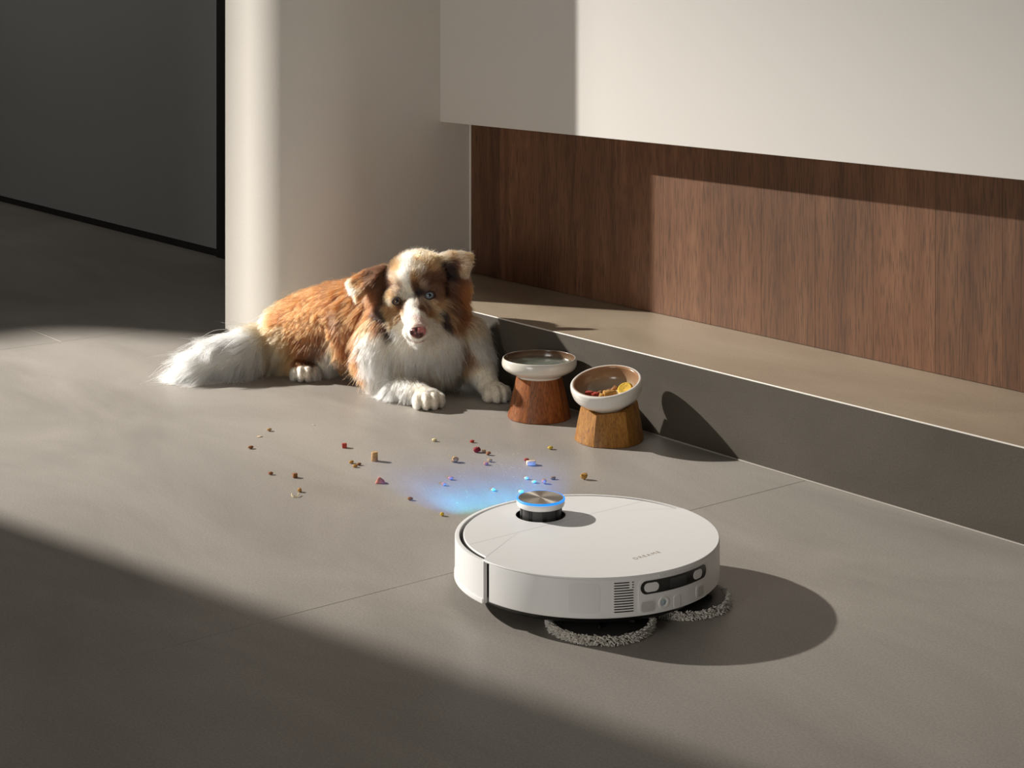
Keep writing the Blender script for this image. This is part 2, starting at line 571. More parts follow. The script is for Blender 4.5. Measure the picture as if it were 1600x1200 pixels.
# sensor turret in its well
from_bm('turret_well', lathe_bm([(0, ZT - 0.014), (0.0345, ZT - 0.014), (0.0345, ZT - 0.0006), (0.0335, ZT - 0.0004), (0.0335, ZT - 0.012), (0, ZT - 0.012)], 64), M['rv_black'], rv, 30, (LX, LY, 0))
tur = from_bm('sensor_turret', lathe_bm([(0, ZT - 0.012), (0.0285, ZT - 0.012), (0.0285, ZT + 0.0130), (0, ZT + 0.0130)], 64), M['rv_dark'], rv, 30, (LX, LY, 0))
for k in range(9):
    t = 2 * math.pi * k / 9 + 0.2
    bm = box_bm(-0.0008, 0.0008, -0.0025, 0.0025, ZT - 0.010, ZT + 0.0125)
    bmesh.ops.rotate(bm, verts=bm.verts, cent=(0, 0, 0), matrix=Matrix.Rotation(t, 3, 'Z'))
    bmesh.ops.translate(bm, verts=bm.verts, vec=(0.0284 * math.cos(t), 0.0284 * math.sin(t), 0))
    from_bm('turret_post', bm, M['rv_black'], tur)
capz = ZT + 0.0125
cap = from_bm('turret_cap', lathe_bm([(0, capz), (0.0300, capz), (0.0322, capz + 0.0012), (0.0332, capz + 0.0040), (0.0332, capz + 0.0088), (0.0320, capz + 0.0104), (0, capz + 0.0104)], 96), M['rv_white'], rv, 40, (LX, LY, 0))
from_bm('light_ring', lathe_bm([(0.0318, capz + 0.0088), (0.0335, capz + 0.0088), (0.0335, capz + 0.0104), (0.0328, capz + 0.0112), (0.0312, capz + 0.0112)], 96, True), M['rv_ring'], cap, 30)
disc = from_bm('brushed_disc', lathe_bm([(0.0312, capz + 0.0100), (0.0312, capz + 0.0112), (0.0308, capz + 0.0115), (0.0, capz + 0.0115)], 96), M['rv_metal'], cap, 30)
tag(disc, 'brushed champagne metal disc')

# lettering on the rear of the cover
tc_ = bpy.data.curves.new('lettering', 'FONT')
tc_.body = 'DREAME'
tc_.size = 0.0098
tc_.space_character = 1.32
tc_.align_x = 'CENTER'; tc_.align_y = 'CENTER'
tc_.extrude = 0.00008
to_ = bpy.data.objects.new('lettering_src', tc_)
COL.objects.link(to_)
bpy.context.view_layer.update()
dg = bpy.context.evaluated_depsgraph_get()
me_t = bpy.data.meshes.new_from_object(to_.evaluated_get(dg))
bpy.data.objects.remove(to_)
lt = from_me('lettering', me_t, M['rv_gold'], rv)
lt.rotation_euler = (0, 0, math.pi / 2)
lt.location = (0.1165, 0.0, ZT + 0.00006)
tag(lt, 'champagne brand lettering')

# ---- details on the rear side
zmid = lambda a, b: 0.5 * (a + b)
hp = pad(888, 938, 0.0525, 0.0370, 0.006, RR + 0.0003)
from_bm('side_hatch', hp, M['rv_panel'], rv, 30)
vent = from_bm('vent_panel', pad(957, 992, 0.0535, 0.0415, 0.001, RR + 0.00025), M['rv_white'], rv, 30)
for k in range(12):
    zc = 0.0708 - k * 0.00322
    if k < 3:
        from_bm('vent_slot', pad(959.5, 984, zc, 0.0013, 0.0006, RR + 0.0006, 8), M['rv_slot'], vent)
        from_bm('vent_dot', pad(988, 990.3, zc, 0.0013, 0.0006, RR + 0.0006, 6), M['rv_slot'], vent)
    else:
        from_bm('vent_slot', pad(959.5, 990.5, zc, 0.0013, 0.0006, RR + 0.0006, 8), M['rv_slot'], vent)
dock = from_bm('dock_panel', pad(997.5, 1106, 0.0505, 0.0440, 0.008, RR + 0.0006, 40), M['rv_white'], rv, 30)
win = from_bm('sensor_window', pad(1001, 1102.5, 0.0620, 0.0165, 0.0082, RR + 0.0012, 48), M['rv_gloss'], rv, 30)
tag(win, 'black stadium-shaped sensor window')
from_bm('window_button', pad(1006, 1029, 0.0620, 0.0112, 0.0055, RR + 0.0017, 24), M['rv_panel'], win, 30)
from_bm('window_button', pad(1082.5, 1095.5, 0.0620, 0.0112, 0.0055, RR + 0.0017, 24), M['rv_panel'], win, 30)
from_bm('sensor_glass', pad(1046, 1071, 0.0620, 0.0125, 0.0005, RR + 0.0017, 12), M['rv_disp'], win, 30)
from_bm('grip_strip', pad(1030, 1084, 0.0738, 0.0018, 0.0009, RR + 0.0012, 24), M['rv_panel'], rv, 30)
for a0, a1, zc, h in ((999.5, 1023.5, 0.0395, 0.0160), (1087, 1099.5, 0.0395, 0.0160)):
    fr = from_bm('dock_contact', pad(a0, a1, zc, h, 0.0045, RR + 0.0011, 20), M['rv_panel'], rv, 30)
    from_bm('contact_recess', pad(a0 + 2.2, a1 - 1.2, zc - 0.0008, h - 0.003, 0.0040, RR + 0.0014, 20), M['rv_rec'], fr, 30)
t = rim_angle(1037)
prt = lathe_bm([(0, 0.0000), (0.0040, 0.0), (0.0048, 0.0014), (0.0072, 0.0016), (0.0078, 0.0008), (0.0080, -0.002)], 32)
port = from_bm('water_port', prt, M['rv_panel'], rv, 40)
port.matrix_local = Matrix.Translation((RR * math.cos(t), RR * math.sin(t), 0.0400)) @ Matrix.Rotation(t, 4, 'Z') @ Matrix.Rotation(math.pi / 2, 4, 'Y')
ln = from_bm('port_lens', lathe_bm([(0, 0.0018), (0.002, 0.0016), (0.0036, 0.0008), (0.0040, 0.0)], 24), M['rv_lens'], port, 60)
from_bm('dock_tab', pad(1052.5, 1062.5, 0.0370, 0.0165, 0.0035, RR + 0.0012, 14), M['rv_panel'], rv, 30)

# wheels
for y in (-0.115, 0.115):
    bm = lathe_bm([(0, -0.010), (0.024, -0.010), (0.0262, -0.008), (0.0262, 0.008), (0.024, 0.010), (0, 0.010)], 32)
    bmesh.ops.rotate(bm, verts=bm.verts, cent=(0, 0, 0), matrix=Matrix.Rotation(math.pi / 2, 3, 'X'))
    from_bm('wheel', bm, M['mop_black'], rv, 30, (-0.01, y, 0.0262))

# mop pads: holder disc with a ring of fibre tufts
def tuft_ring(n_, r0, r1, seed):
    r_ = np.random.default_rng(seed)
    V, F = [], []
    for i in range(n_):
        lay = r_.random()
        t = r_.random() * 2 * math.pi
        z = 0.0012 + 0.0085 * lay
        rr0 = r0 + (r1 - r0) * (0.15 + 0.55 * r_.random())
        ln_ = 0.0048 + 0.0030 * r_.random()
        up = (lay - 0.5) * 1.0 + r_.normal() * 0.25
        tw = t + r_.normal() * 0.5
        d = Vector((math.cos(tw), math.sin(tw), up)).normalized()
        p0 = Vector((rr0 * math.cos(t), rr0 * math.sin(t), z))
        p1 = p0 + d * ln_
        p1.z = max(p1.z, 0.0008)
        a = d.orthogonal().normalized(); b_ = d.cross(a)
        w = 0.00095
        base = len(V)
        for q, rad in ((p0, w), (p0 + (p1 - p0) * 0.7, w * 1.05), (p1, w * 0.35)):
            for k in range(4):
                an = k * math.pi / 2
                v = q + (a * math.cos(an) + b_ * math.sin(an)) * rad
                V.append((v.x, v.y, max(v.z, 0.0003)))
        for s in range(2):
            for k in range(4):
                k2 = (k + 1) % 4
                F.append((base + s * 4 + k, base + s * 4 + k2, base + s * 4 + 4 + k2, base + s * 4 + 4 + k))
        F.append((base + 8, base + 9, base + 10, base + 11))
    me = bpy.data.meshes.new('fibre_ring')
    me.from_pydata(V, [], F)
    me.polygons.foreach_set('use_smooth', [True] * len(F))
    return me
for sgn in (-1, 1):
    hold = from_bm('mop_pad', lathe_bm([(0, 0.0030), (0.060, 0.0030), (0.062, 0.006), (0.0605, 0.0105), (0.052, 0.0135), (0.030, 0.0150), (0.020, 0.019), (0.012, 0.024), (0, 0.024)], 72), M['mop_black'], rv, 35, (0.104, sgn * 0.0675, 0))
    for k in range(6):
        t = k * math.pi / 3 + 0.3
        bm = box_bm(0.018, 0.050, -0.0015, 0.0015, 0.0145, 0.0185, 0.0006, 1)
        bmesh.ops.rotate(bm, verts=bm.verts, cent=(0, 0, 0), matrix=Matrix.Rotation(t, 3, 'Z'))
        from_bm('holder_rib', bm, M['rv_black'], hold)
    fr = from_me('mop_fibre', tuft_ring(2100, 0.0585, 0.0665, 5 + sgn), M['mop_fibre'], hold)
    tag(fr, 'fluffy light grey microfibre fringe', kind='stuff')

# blue floor light in the front of the turret
from_bm('light_lens', wrap([(math.pi - math.radians(27) - 0.25 + 0.5 * i / 8.0, 0.0925, 0.0965) for i in range(9)], 0.032, 0.0338), M['rv_lens'], cap, 30)
FAN = [((0.0, 0.20, 1.0), 13.0, 14, az, 15.0, 1.0) for az in (10, 14, 18, 22, 26, 30, 34, 38, 42)] + [((0.0, 0.85, 0.80), 7.5, 12, az, 17.5, 1.0) for az in (13, 18, 23, 28, 33, 38)]
for colr, en, ang, az, pitch, bld in FAN:
    ld = bpy.data.lights.new('floor_light', 'SPOT')
    ld.color = colr
    ld.energy = en
    ld.spot_size = math.radians(ang)
    ld.spot_blend = bld
    ld.shadow_soft_size = 0.002
    lo = bpy.data.objects.new('floor_light', ld)
    link(lo, rv)
    lo.location = (LX - 0.0365 * math.cos(math.radians(27)), LY + 0.0365 * math.sin(math.radians(27)), 0.0945)
    ca_, sa_ = math.cos(math.radians(pitch)), math.sin(math.radians(pitch))
    dirv = Vector((-ca_ * math.cos(math.radians(az)), ca_ * math.sin(math.radians(az)), -sa_))
    lo.rotation_euler = dirv.to_track_quat('-Z', 'Y').to_euler()
# ------------------------------------------------------------------ raised pet bowls
M['oak_red'] = wood('reddish oak', (0.175, 0.048, 0.010), (0.245, 0.074, 0.017), (0.320, 0.108, 0.027), 0.45, 90, 0.07, 1.0, 0.0, 0.42, 5.0, 0.35)
M['oak_gold'] = wood('golden oak', (0.245, 0.098, 0.016), (0.330, 0.142, 0.025), (0.420, 0.196, 0.038), 0.45, 150, 0.012, 0.1, 0.0, 0.38, 4.0, 0.35)


def glaze(name, outer, bands):
    """cream outside, inside glazed in rings of colour by height (local Z)"""
    m, nt, b = new_mat(name)
    N, L = nt.nodes.new, nt.links.new
    at = N('ShaderNodeAttribute'); at.attribute_name = 'glaze'
    n = N('ShaderNodeTexNoise'); n.inputs['Scale'].default_value = 45; n.inputs['Detail'].default_value = 4
    tc = N('ShaderNodeTexCoord'); L(tc.outputs['Object'], n.inputs['Vector'])
    ma = N('ShaderNodeMath'); ma.operation = 'MULTIPLY_ADD'; ma.inputs[1].default_value = 0.10; L(n.outputs['Fac'], ma.inputs[0])
    sb = N('ShaderNodeMath'); sb.operation = 'SUBTRACT'; L(at.outputs['Fac'], ma.inputs[2]); L(ma.outputs['Value'], sb.inputs[0]); sb.inputs[1].default_value = 0.05
    cr = N('ShaderNodeValToRGB')
    els = cr.color_ramp.elements
    els[0].position, els[0].color = 0.0, (*outer, 1)
    els[1].position, els[1].color = 1.0, (*bands[-1][1], 1)
    for p, c in bands[:-1]:
        e = els.new(p); e.color = (*c, 1)
    L(sb.outputs['Value'], cr.inputs['Fac']); L(cr.outputs['Color'], b.inputs['Base Color'])
    b.inputs['Roughness'].default_value = 0.22
    b.inputs['Coat Weight'].default_value = 0.35
    b.inputs['Coat Roughness'].default_value = 0.1
    return m


OUT = (0.70, 0.66, 0.58)
M['glaze_a'] = glaze('celadon glazed stoneware', OUT, [(0.28, OUT), (0.40, (0.13, 0.068, 0.038)), (0.60, (0.22, 0.145, 0.085)), (0.78, (0.37, 0.36, 0.30)), (1.0, (0.47, 0.49, 0.43))])
M['glaze_b'] = glaze('brown glazed stoneware', (0.78, 0.74, 0.67), [(0.32, (0.78, 0.74, 0.67)), (0.42, (0.30, 0.145, 0.070)), (0.66, (0.36, 0.23, 0.13)), (0.85, (0.40, 0.34, 0.26)), (1.0, (0.44, 0.40, 0.33))])
m, nt, b = new_mat('water')
b.inputs['Base Color'].default_value = (0.95, 1.0, 0.99, 1)
b.inputs['Transmission Weight'].default_value = 1.0
b.inputs['IOR'].default_value = 1.33
b.inputs['Roughness'].default_value = 0.02
M['water'] = m


def bowl_mesh(name, prof_out, prof_in, m, seg=96):
    """outside profile then inside profile; attribute glaze = 0 outside, rising to 1 at the inner bottom"""
    prof = prof_out + prof_in
    bm = lathe_bm(prof, seg)
    bmesh.ops.recalc_face_normals(bm, faces=bm.faces)
    me = bpy.data.meshes.new(name)
    lay = bm.verts.layers.float.new('glaze')
    bm.verts.ensure_lookup_table()
    idx = 0
    n_in = len(prof_in)
    for k, (r, z) in enumerate(prof):
        cnt = 1 if r < 1e-6 else seg
        g = 0.0 if k < len(prof_out) else 0.30 + 0.70 * (k - len(prof_out)) / (n_in - 1)
        for _ in range(cnt):
            bm.verts[idx][lay] = g
            idx += 1
    bm.to_mesh(me); bm.free()
    me.materials.append(m)
    shade(me, 60)
    return me


def smooth_prof(pts, n=6):
    """Catmull-Rom through profile points"""
    out = []
    P_ = [pts[0]] + list(pts) + [pts[-1]]
    for i in range(1, len(P_) - 2):
        p0, p1, p2, p3 = P_[i - 1], P_[i], P_[i + 1], P_[i + 2]
        for s in range(n):
            t = s / n
            out.append(tuple(0.5 * ((2 * p1[k]) + (-p0[k] + p2[k]) * t + (2 * p0[k] - 5 * p1[k] + 4 * p2[k] - p3[k]) * t * t + (-p0[k] + 3 * p1[k] - 3 * p2[k] + p3[k]) * t ** 3) for k in (0, 1)))
    out.append(pts[-1])
    return out


def stand_bm(r0, r1, h, sides, rot, slope=(0, 0), facet=0.9, seg=96, dish=0.0, dish_r=0.03):
    """wooden stand: round foot lofted to a faceted top, the top plane sloped by (sx, sy)"""
    bm = bmesh.new()
    levels = [(0.0, -0.0015), (0.02, 0.0)] + [(k / 10.0, 0.0) for k in range(1, 11)]
    rings = []
    for u, dr in levels:
        rg = []
        for i in range(seg):
            t = 2 * math.pi * i / seg
            a = (t - rot) % (2 * math.pi / sides) - math.pi / sides
            poly = math.cos(math.pi / sides) / math.cos(a)          # 1 at the corners
            k = facet * min(1, 0.35 + u)
            r = (r0 + (r1 - r0) * u + dr) * ((1 - k) + k * poly * (1.0 + 0.5 * (1 - math.cos(math.pi / sides))))
            x, y = r * math.cos(t), r * math.sin(t)
            z = h * u + (slope[0] * x + slope[1] * y) * u
            rg.append(bm.verts.new((x, y, z)))
        rings.append(rg)
    for a, b in zip(rings[:-1], rings[1:]):
        for i in range(seg):
            j = (i + 1) % seg
            bm.faces.new((a[i], a[j], b[j], b[i]))
    bm.faces.new(rings[0][::-1])
    # top with a shallow seat
    last = rings[-1]
    for sc, dz in ((0.88, 0.0), (0.80, -dish), (0.4, -dish)):
        rg = []
        for v in rings[-1]:
            x, y = v.co.x * sc, v.co.y * sc
            rg.append(bm.verts.new((x, y, h + slope[0] * x + slope[1] * y + dz)))
        for i in range(seg):
            j = (i + 1) % seg
            bm.faces.new((last[i], last[j], rg[j], rg[i]))
        last = rg
    bm.faces.new(last)
    return bm


# left: level bowl with water
c1 = PF(843, 651)
b1 = empty('pet_bowl', c1)
tag(b1, 'level cream water bowl on a reddish wooden stand beside the dog', 'pet bowl', 'raised pet bowls')
from_bm('stand', stand_bm(0.0605, 0.0425, 0.0765, 10, 0.2, facet=0.55, dish=0.003), M['oak_red'], b1, 14)
po = smooth_prof([(0.0, 0.0745), (0.036, 0.0745), (0.0415, 0.0758), (0.0435, 0.0800), (0.0560, 0.0850), (0.0665, 0.0915), (0.0706, 0.0985), (0.0704, 0.1060), (0.0690, 0.1110)])
pi_ = smooth_prof([(0.0678, 0.1120), (0.0664, 0.1110), (0.0665, 0.1040), (0.0640, 0.0960), (0.0560, 0.0905), (0.0400, 0.0880), (0.0, 0.0875)])
from_me('dish', bowl_mesh('dish', po, pi_, M['glaze_a']), None, b1)
wt = from_bm('water', lathe_bm([(0, 0.0876), (0.0395, 0.0882), (0.0556, 0.0907), (0.0636, 0.0962), (0.0655, 0.1003), (0.0, 0.1003)], 72), M['water'], b1, 40)

# right: tilted food bowl
c2 = PF(952, 687)
b2 = empty('pet_bowl', c2)
tag(b2, 'tilted cream food bowl on a golden faceted wooden stand', 'pet bowl', 'raised pet bowls')
# tilt: towards the camera and a little to the left (stand top slopes the same way)
to_cam = rf(0, -1).normalized(); to_left = rf(-1, 0).normalized()
down = (to_cam * 0.235 + to_left * 0.14)
axis = Vector((down.x, down.y, 1.0)).normalized()
ang_f = math.atan2(to_cam.y, to_cam.x)
from_bm('stand', stand_bm(0.0610, 0.0480, 0.0655, 6, ang_f + math.radians(31), (-down.x * 0.75, -down.y * 0.75), facet=0.85, dish=0.003), M['oak_gold'], b2, 8)
po = smooth_prof([(0.0, 0.0), (0.030, 0.0), (0.0355, 0.0012), (0.0380, 0.0055), (0.0500, 0.0115), (0.0605, 0.0220), (0.0642, 0.0340), (0.0645, 0.0410), (0.0640, 0.0440)])
pi_ = smooth_prof([(0.0615, 0.0460), (0.0585, 0.0456), (0.0558, 0.0432), (0.0552, 0.0330), (0.0520, 0.0225), (0.0420, 0.0135), (0.0200, 0.0100), (0.0, 0.0095)])
dish2 = from_me('dish', bowl_mesh('dish', po, pi_, M['glaze_b']), None, b2)
q = Vector((0, 0, 1)).rotation_difference(axis)
D2 = Matrix.Translation((0, 0, 0.0635)) @ q.to_matrix().to_4x4()
dish2.matrix_local = D2
D2W = Matrix.Translation(c2) @ D2
# ------------------------------------------------------------------ spilled kibble and food
def kib_mat(name, col):
    return plain(name, col, 0.75, spec=0.25, bump=0.5, bscale=420, var=0.28, vscale=220)
KM = {
    'brown': kib_mat('brown kibble', (0.30, 0.13, 0.050)),
    'dark': kib_mat('dark kibble', (0.16, 0.080, 0.038)),
    'tan': kib_mat('tan kibble', (0.52, 0.32, 0.145)),
    'gold': kib_mat('golden kibble', (0.50, 0.27, 0.070)),
    'yellow': kib_mat('yellow kibble', (0.72, 0.47, 0.060)),
    'cream': kib_mat('cream kibble', (0.74, 0.62, 0.36)),
    'red': kib_mat('red kibble', (0.46, 0.065, 0.045)),
    'pink': kib_mat('pink kibble', (0.62, 0.24, 0.19)),
    'wine': kib_mat('wine red kibble', (0.26, 0.025, 0.035)),
    'pale': kib_mat('pale kibble', (0.72, 0.60, 0.47)),
    'peach': kib_mat('peach flake', (0.80, 0.58, 0.40)),
}


def kib_mesh(kind, seed):
    r = random.Random(seed)
    bm = bmesh.new()
    if kind in ('bean', 'chunk', 'ball'):
        bmesh.ops.create_icosphere(bm, subdivisions=2, radius=0.5)
        amp = {'bean': 0.10, 'ball': 0.06, 'chunk': 0.28}[kind]
        sq = {'bean': (1.0, 0.68, 0.55), 'ball': (0.95, 0.9, 0.85), 'chunk': (1.0, 0.8, 0.72)}[kind]
        off = Vector((r.random() * 9, r.random() * 9, r.random() * 9))
        for v in bm.verts:
            k = 1 + amp * (mnoise.noise(v.co * 2.6 + off) * 1.6)
            v.co = Vector((v.co.x * sq[0], v.co.y * sq[1], v.co.z * sq[2])) * k
            if kind == 'bean':
                v.co.y += 0.16 * (v.co.x * v.co.x) * 2
    elif kind == 'cube':
        bm.free(); bm = box_bm(-0.45, 0.45, -0.40, 0.40, -0.42, 0.42, 0.09, 2)
        for v in bm.verts:
            v.co += Vector((mnoise.noise(v.co * 3 + Vector((seed, 0, 0))), mnoise.noise(v.co * 3 + Vector((0, seed, 0))), mnoise.noise(v.co * 3 + Vector((0, 0, seed))))) * 0.10
    elif kind == 'block':
        bm.free(); bm = box_bm(-0.5, 0.5, -0.30, 0.30, -0.24, 0.24, 0.07, 2)
    elif kind == 'cyl':
        bm.free(); bm = lathe_bm([(0, -0.5), (0.33, -0.5), (0.37, -0.45), (0.36, 0.44), (0.32, 0.5), (0, 0.48)], 16)
    elif kind == 'wedge':
        pts = [(-0.5, -0.28, -0.25), (0.5, -0.32, -0.25), (0.48, 0.30, -0.25), (-0.46, 0.32, -0.25), (-0.22, -0.15, 0.32), (-0.12, 0.2, 0.36), (0.1, -0.1, 0.22), (0.42, 0.2, -0.05)]
        for p in pts: bm.verts.new(p)
        bmesh.ops.convex_hull(bm, input=bm.verts[:])
        bmesh.ops.bevel(bm, geom=bm.edges[:], offset=0.04, segments=1, affect='EDGES')
    elif kind == 'flake':
        bmesh.ops.create_icosphere(bm, subdivisions=2, radius=0.5)
        for v in bm.verts:
            v.co = Vector((v.co.x, v.co.y * 0.62, v.co.z * 0.14 + 0.10 * v.co.x ** 2))
    elif kind == 'ring':
        bm.free(); bm = lathe_bm([(0.0, 0.10), (0.20, 0.12), (0.40, 0.16), (0.50, 0.06), (0.50, -0.06), (0.40, -0.16), (0.0, -0.12)], 24)
    elif kind == 'crown':
        bmesh.ops.create_icosphere(bm, subdivisions=2, radius=0.5)
        for v in bm.verts:
            a = math.atan2(v.co.y, v.co.x)
            v.co = Vector((v.co.x * (0.8 + 0.25 * math.cos(5 * a)), v.co.y * (0.8 + 0.25 * math.cos(5 * a)), v.co.z * 0.9 + 0.1 * math.cos(3 * a)))
    bmesh.ops.recalc_face_normals(bm, faces=bm.faces)
    me = bpy.data.meshes.new('kibble')
    bm.to_mesh(me); bm.free()
    shade(me, 50)
    return me


def kibble(px, py, kind, colr, wpx, label, rot=None, group='spilled kibble on the floor', tip=0.0, name='kibble'):
    base = PF(px, py + 2.5)
    f = -CA * base.x + SA * base.y
    s = wpx * f / FPX
    me = kib_mesh(kind, int(px * 7 + py))
    r = random.Random(int(px * 13 + py))
    rz = math.asin(CA) + (r.uniform(-0.5, 0.5) if rot is None else rot)
    R_ = Matrix.Rotation(rz, 4, 'Z') @ Matrix.Rotation(tip, 4, 'X')
    me.transform(R_ @ Matrix.Scale(s, 4))
    zmin = min(v.co.z for v in me.vertices)
    me.transform(Matrix.Translation((0, 0, -zmin)))
    o = from_me(name, me, KM[colr])
    o.location = base
    return tag(o, label, 'pet food', group)


KL = [
    (421, 671, 'bean', 'tan', 8.5, 'small tan kibble in the farthest left corner of the spill, below the dog\'s tail'),
    (406, 680, 'flake', 'peach', 9, 'flat pale peach flake at the left end of the spill'),
    (392, 698.5, 'bean', 'brown', 9, 'brown kibble lying farthest left of all on the floor'),
    (490.5, 661.5, 'flake', 'pale', 5, 'tiny pale flake alone below the dog\'s hind paw'),
    (538.5, 697, 'cube', 'red', 8, 'small bright red cube of food above the cluster of three'),
    (549.5, 721.5, 'bean', 'gold', 8.5, 'golden brown kibble, left one of the cluster of three'),
    (555, 727.5, 'bean', 'gold', 8.5, 'golden brown kibble, nearest one of the cluster of three'),
    (561.5, 724.5, 'bean', 'brown', 7.5, 'brown kibble, right one of the cluster of three'),
    (585.5, 717.5, 'cyl', 'tan', 14, 'tall tan cylinder of food standing upright on the floor'),
    (594.5, 752, 'wedge', 'pink', 16, 'large pinkish red wedge left of the blue light'),
    (423, 739, 'bean', 'brown', 8.5, 'brown kibble at the left edge, nearer row of the spill'),
    (461, 743.5, 'cube', 'brown', 7.5, 'little brown cube with a long shadow, left part of the spill'),
    (468.5, 766, 'chunk', 'gold', 8, 'golden kibble beside a pale curl of sprout'),
    (641, 779, 'bean', 'brown', 9.5, 'brown bean-shaped kibble at the lower edge of the blue light'),
    (691, 803.5, 'ball', 'yellow', 7, 'bright yellow kibble just left of the white robot'),
    (694, 756, 'bean', 'pink', 8.5, 'pinkish kibble in the blue light, left and nearer of a pair'),
    (704.5, 747, 'bean', 'pink', 9, 'pinkish kibble in the blue light, right and farther of a pair'),
    (679, 687, 'bean', 'cream', 8.5, 'cream yellow kibble below the dog\'s front paw'),
    (738, 689, 'bean', 'red', 8, 'reddish brown kibble directly above the wine red chunk'),
    (745.5, 704, 'chunk', 'wine', 12, 'wine red jagged chunk of food behind the blue light'),
    (756.5, 703.5, 'bean', 'tan', 7, 'tan kibble touching the right side of the wine red chunk'),
    (763.5, 708.5, 'chunk', 'brown', 7.5, 'crumbly brown kibble right of the wine red chunk'),
    (711.5, 719.5, 'chunk', 'tan', 12, 'broken tan kibble at the far edge of the blue light'),
    (765.5, 719, 'bean', 'tan', 8.5, 'orange tan kibble at the far edge of the blue light, upper of a pair'),
    (760, 724, 'bean', 'pink', 8.5, 'dull pink kibble at the far edge of the blue light, lower of a pair'),
    (771, 764.5, 'bean', 'pale', 8, 'pale kibble alone in the bright cyan middle of the blue light'),
    (860.5, 699.5, 'bean', 'yellow', 9, 'yellow orange kibble left of the golden wooden stand'),
    (823, 718, 'bean', 'red', 8.5, 'reddish brown kibble just behind the pale biscuit block'),
    (830, 724, 'block', 'peach', 14, 'pale biscuit block lying flat near the reddish brown kibble'),
    (823, 746.5, 'bean', 'pale', 8.5, 'blue-lit kibble behind the turret, left of a pair'),
    (835, 752, 'bean', 'pale', 8.5, 'blue-lit kibble behind the turret, right of a pair'),
    (850.5, 753, 'ball', 'pink', 8, 'round pink kibble right behind the turret'),
    (864.5, 746.5, 'bean', 'brown', 8.5, 'brown kibble behind the robot, right of the pink one'),
    (913, 746.5, 'chunk', 'gold', 12, 'golden brown chunk with a hollow, farthest right behind the robot'),
    (814, 767.5, 'bean', 'pale', 8.5, 'pale kibble half hidden behind the left of the turret'),
]
for px, py, kind, colr, w, lab in KL:
    kibble(px, py, kind, colr, w, lab)

# pale curl of sprout
cv = bpy.data.curves.new('sprout', 'CURVE'); cv.dimensions = '3D'
sp = cv.splines.new('BEZIER')
pp = [PF(456, 771, 0.003), PF(458, 776, 0.001), PF(464, 776, 0.0012), PF(467, 770, 0.004)]
sp.bezier_points.add(3)
for bp_, p in zip(sp.bezier_points, pp):
    bp_.co = p; bp_.handle_left_type = bp_.handle_right_type = 'AUTO'
cv.bevel_depth = 0.0007; cv.bevel_resolution = 2
so_ = bpy.data.objects.new('sprout_src', cv); COL.objects.link(so_)
bpy.context.view_layer.update()
me = bpy.data.meshes.new_from_object(so_.evaluated_get(bpy.context.evaluated_depsgraph_get()))
bpy.data.objects.remove(so_)
tag(from_me('sprout', me, KM['cream']), 'thin pale curl of sprout on the grey floor', 'pet food')

# fine crumbs
V, F = [], []
r = random.Random(3)
for i in range(260):
    g = r.random()
    if g < 0.6:
        p = PF(r.gauss(770, 55), r.gauss(722, 16))
    elif g < 0.8:
        p = PF(r.gauss(480, 60), r.gauss(735, 12))
    else:
        p = PF(r.gauss(680, 120), r.gauss(745, 25))
    if (p.xy - RC.xy).length < 0.19: continue
    s = r.uniform(0.0004, 0.0011)
    a = r.random() * 6
    b0 = len(V)
    for k in range(4):
        V.append((p.x + s * math.cos(a + k * 1.57), p.y + s * math.sin(a + k * 1.57), 0.0001))
    V.append((p.x, p.y, s * 0.8))
    F += [(b0, b0 + 1, b0 + 4), (b0 + 1, b0 + 2, b0 + 4), (b0 + 2, b0 + 3, b0 + 4), (b0 + 3, b0, b0 + 4), (b0 + 3, b0 + 2, b0 + 1, b0)]
me = bpy.data.meshes.new('food_crumbs'); me.from_pydata(V, [], F)
tag(from_me('food_crumbs', me, KM['cream']), 'fine pale crumbs dusted over the floor', 'crumbs', kind='stuff')

# food in the tilted bowl
dn = (D2W.inverted().to_3x3() @ to_cam); dn.z = 0; dn.normalize()
rt = Vector((-dn.y, dn.x, 0))       # photo right
FB = [  # (right, towards camera, height, kind, colour, size, label)
    (-0.034, 0.006, 0.0235, 'cube', 'red', 0.013, 'left red chunk of food in the tilted bowl'),
    (-0.023, 0.010, 0.0215, 'cube', 'red', 0.013, 'right red chunk of food in the tilted bowl'),
    (-0.012, 0.000, 0.0200, 'chunk', 'dark', 0.014, 'dark brown kibble in the middle of the tilted bowl'),
    (-0.010, 0.016, 0.0215, 'chunk', 'gold', 0.016, 'golden kibble beside the red chunks in the tilted bowl'),
    (0.003, 0.014, 0.0225, 'cyl', 'gold', 0.019, 'golden cylinder lying in front in the tilted bowl'),
    (0.006, -0.004, 0.0200, 'bean', 'dark', 0.015, 'dark kibble at the back of the heap in the tilted bowl'),
    (0.014, 0.000, 0.0235, 'chunk', 'brown', 0.015, 'brown kibble on top of the heap in the tilted bowl'),
    (0.017, 0.012, 0.0225, 'chunk', 'cream', 0.014, 'cream crumbly kibble in the tilted bowl'),
    (0.032, 0.014, 0.0275, 'ring', 'yellow', 0.025, 'yellow round slice leaning at the right of the tilted bowl'),
    (-0.002, 0.028, 0.0225, 'bean', 'tan', 0.014, 'tan kibble at the near rim inside the tilted bowl'),
    (0.024, 0.024, 0.0245, 'bean', 'peach', 0.013, 'peach kibble under the yellow slice in the tilted bowl'),
    (0.010, 0.026, 0.0215, 'chunk', 'brown', 0.013, 'brown kibble at the near rim inside the tilted bowl'),
]
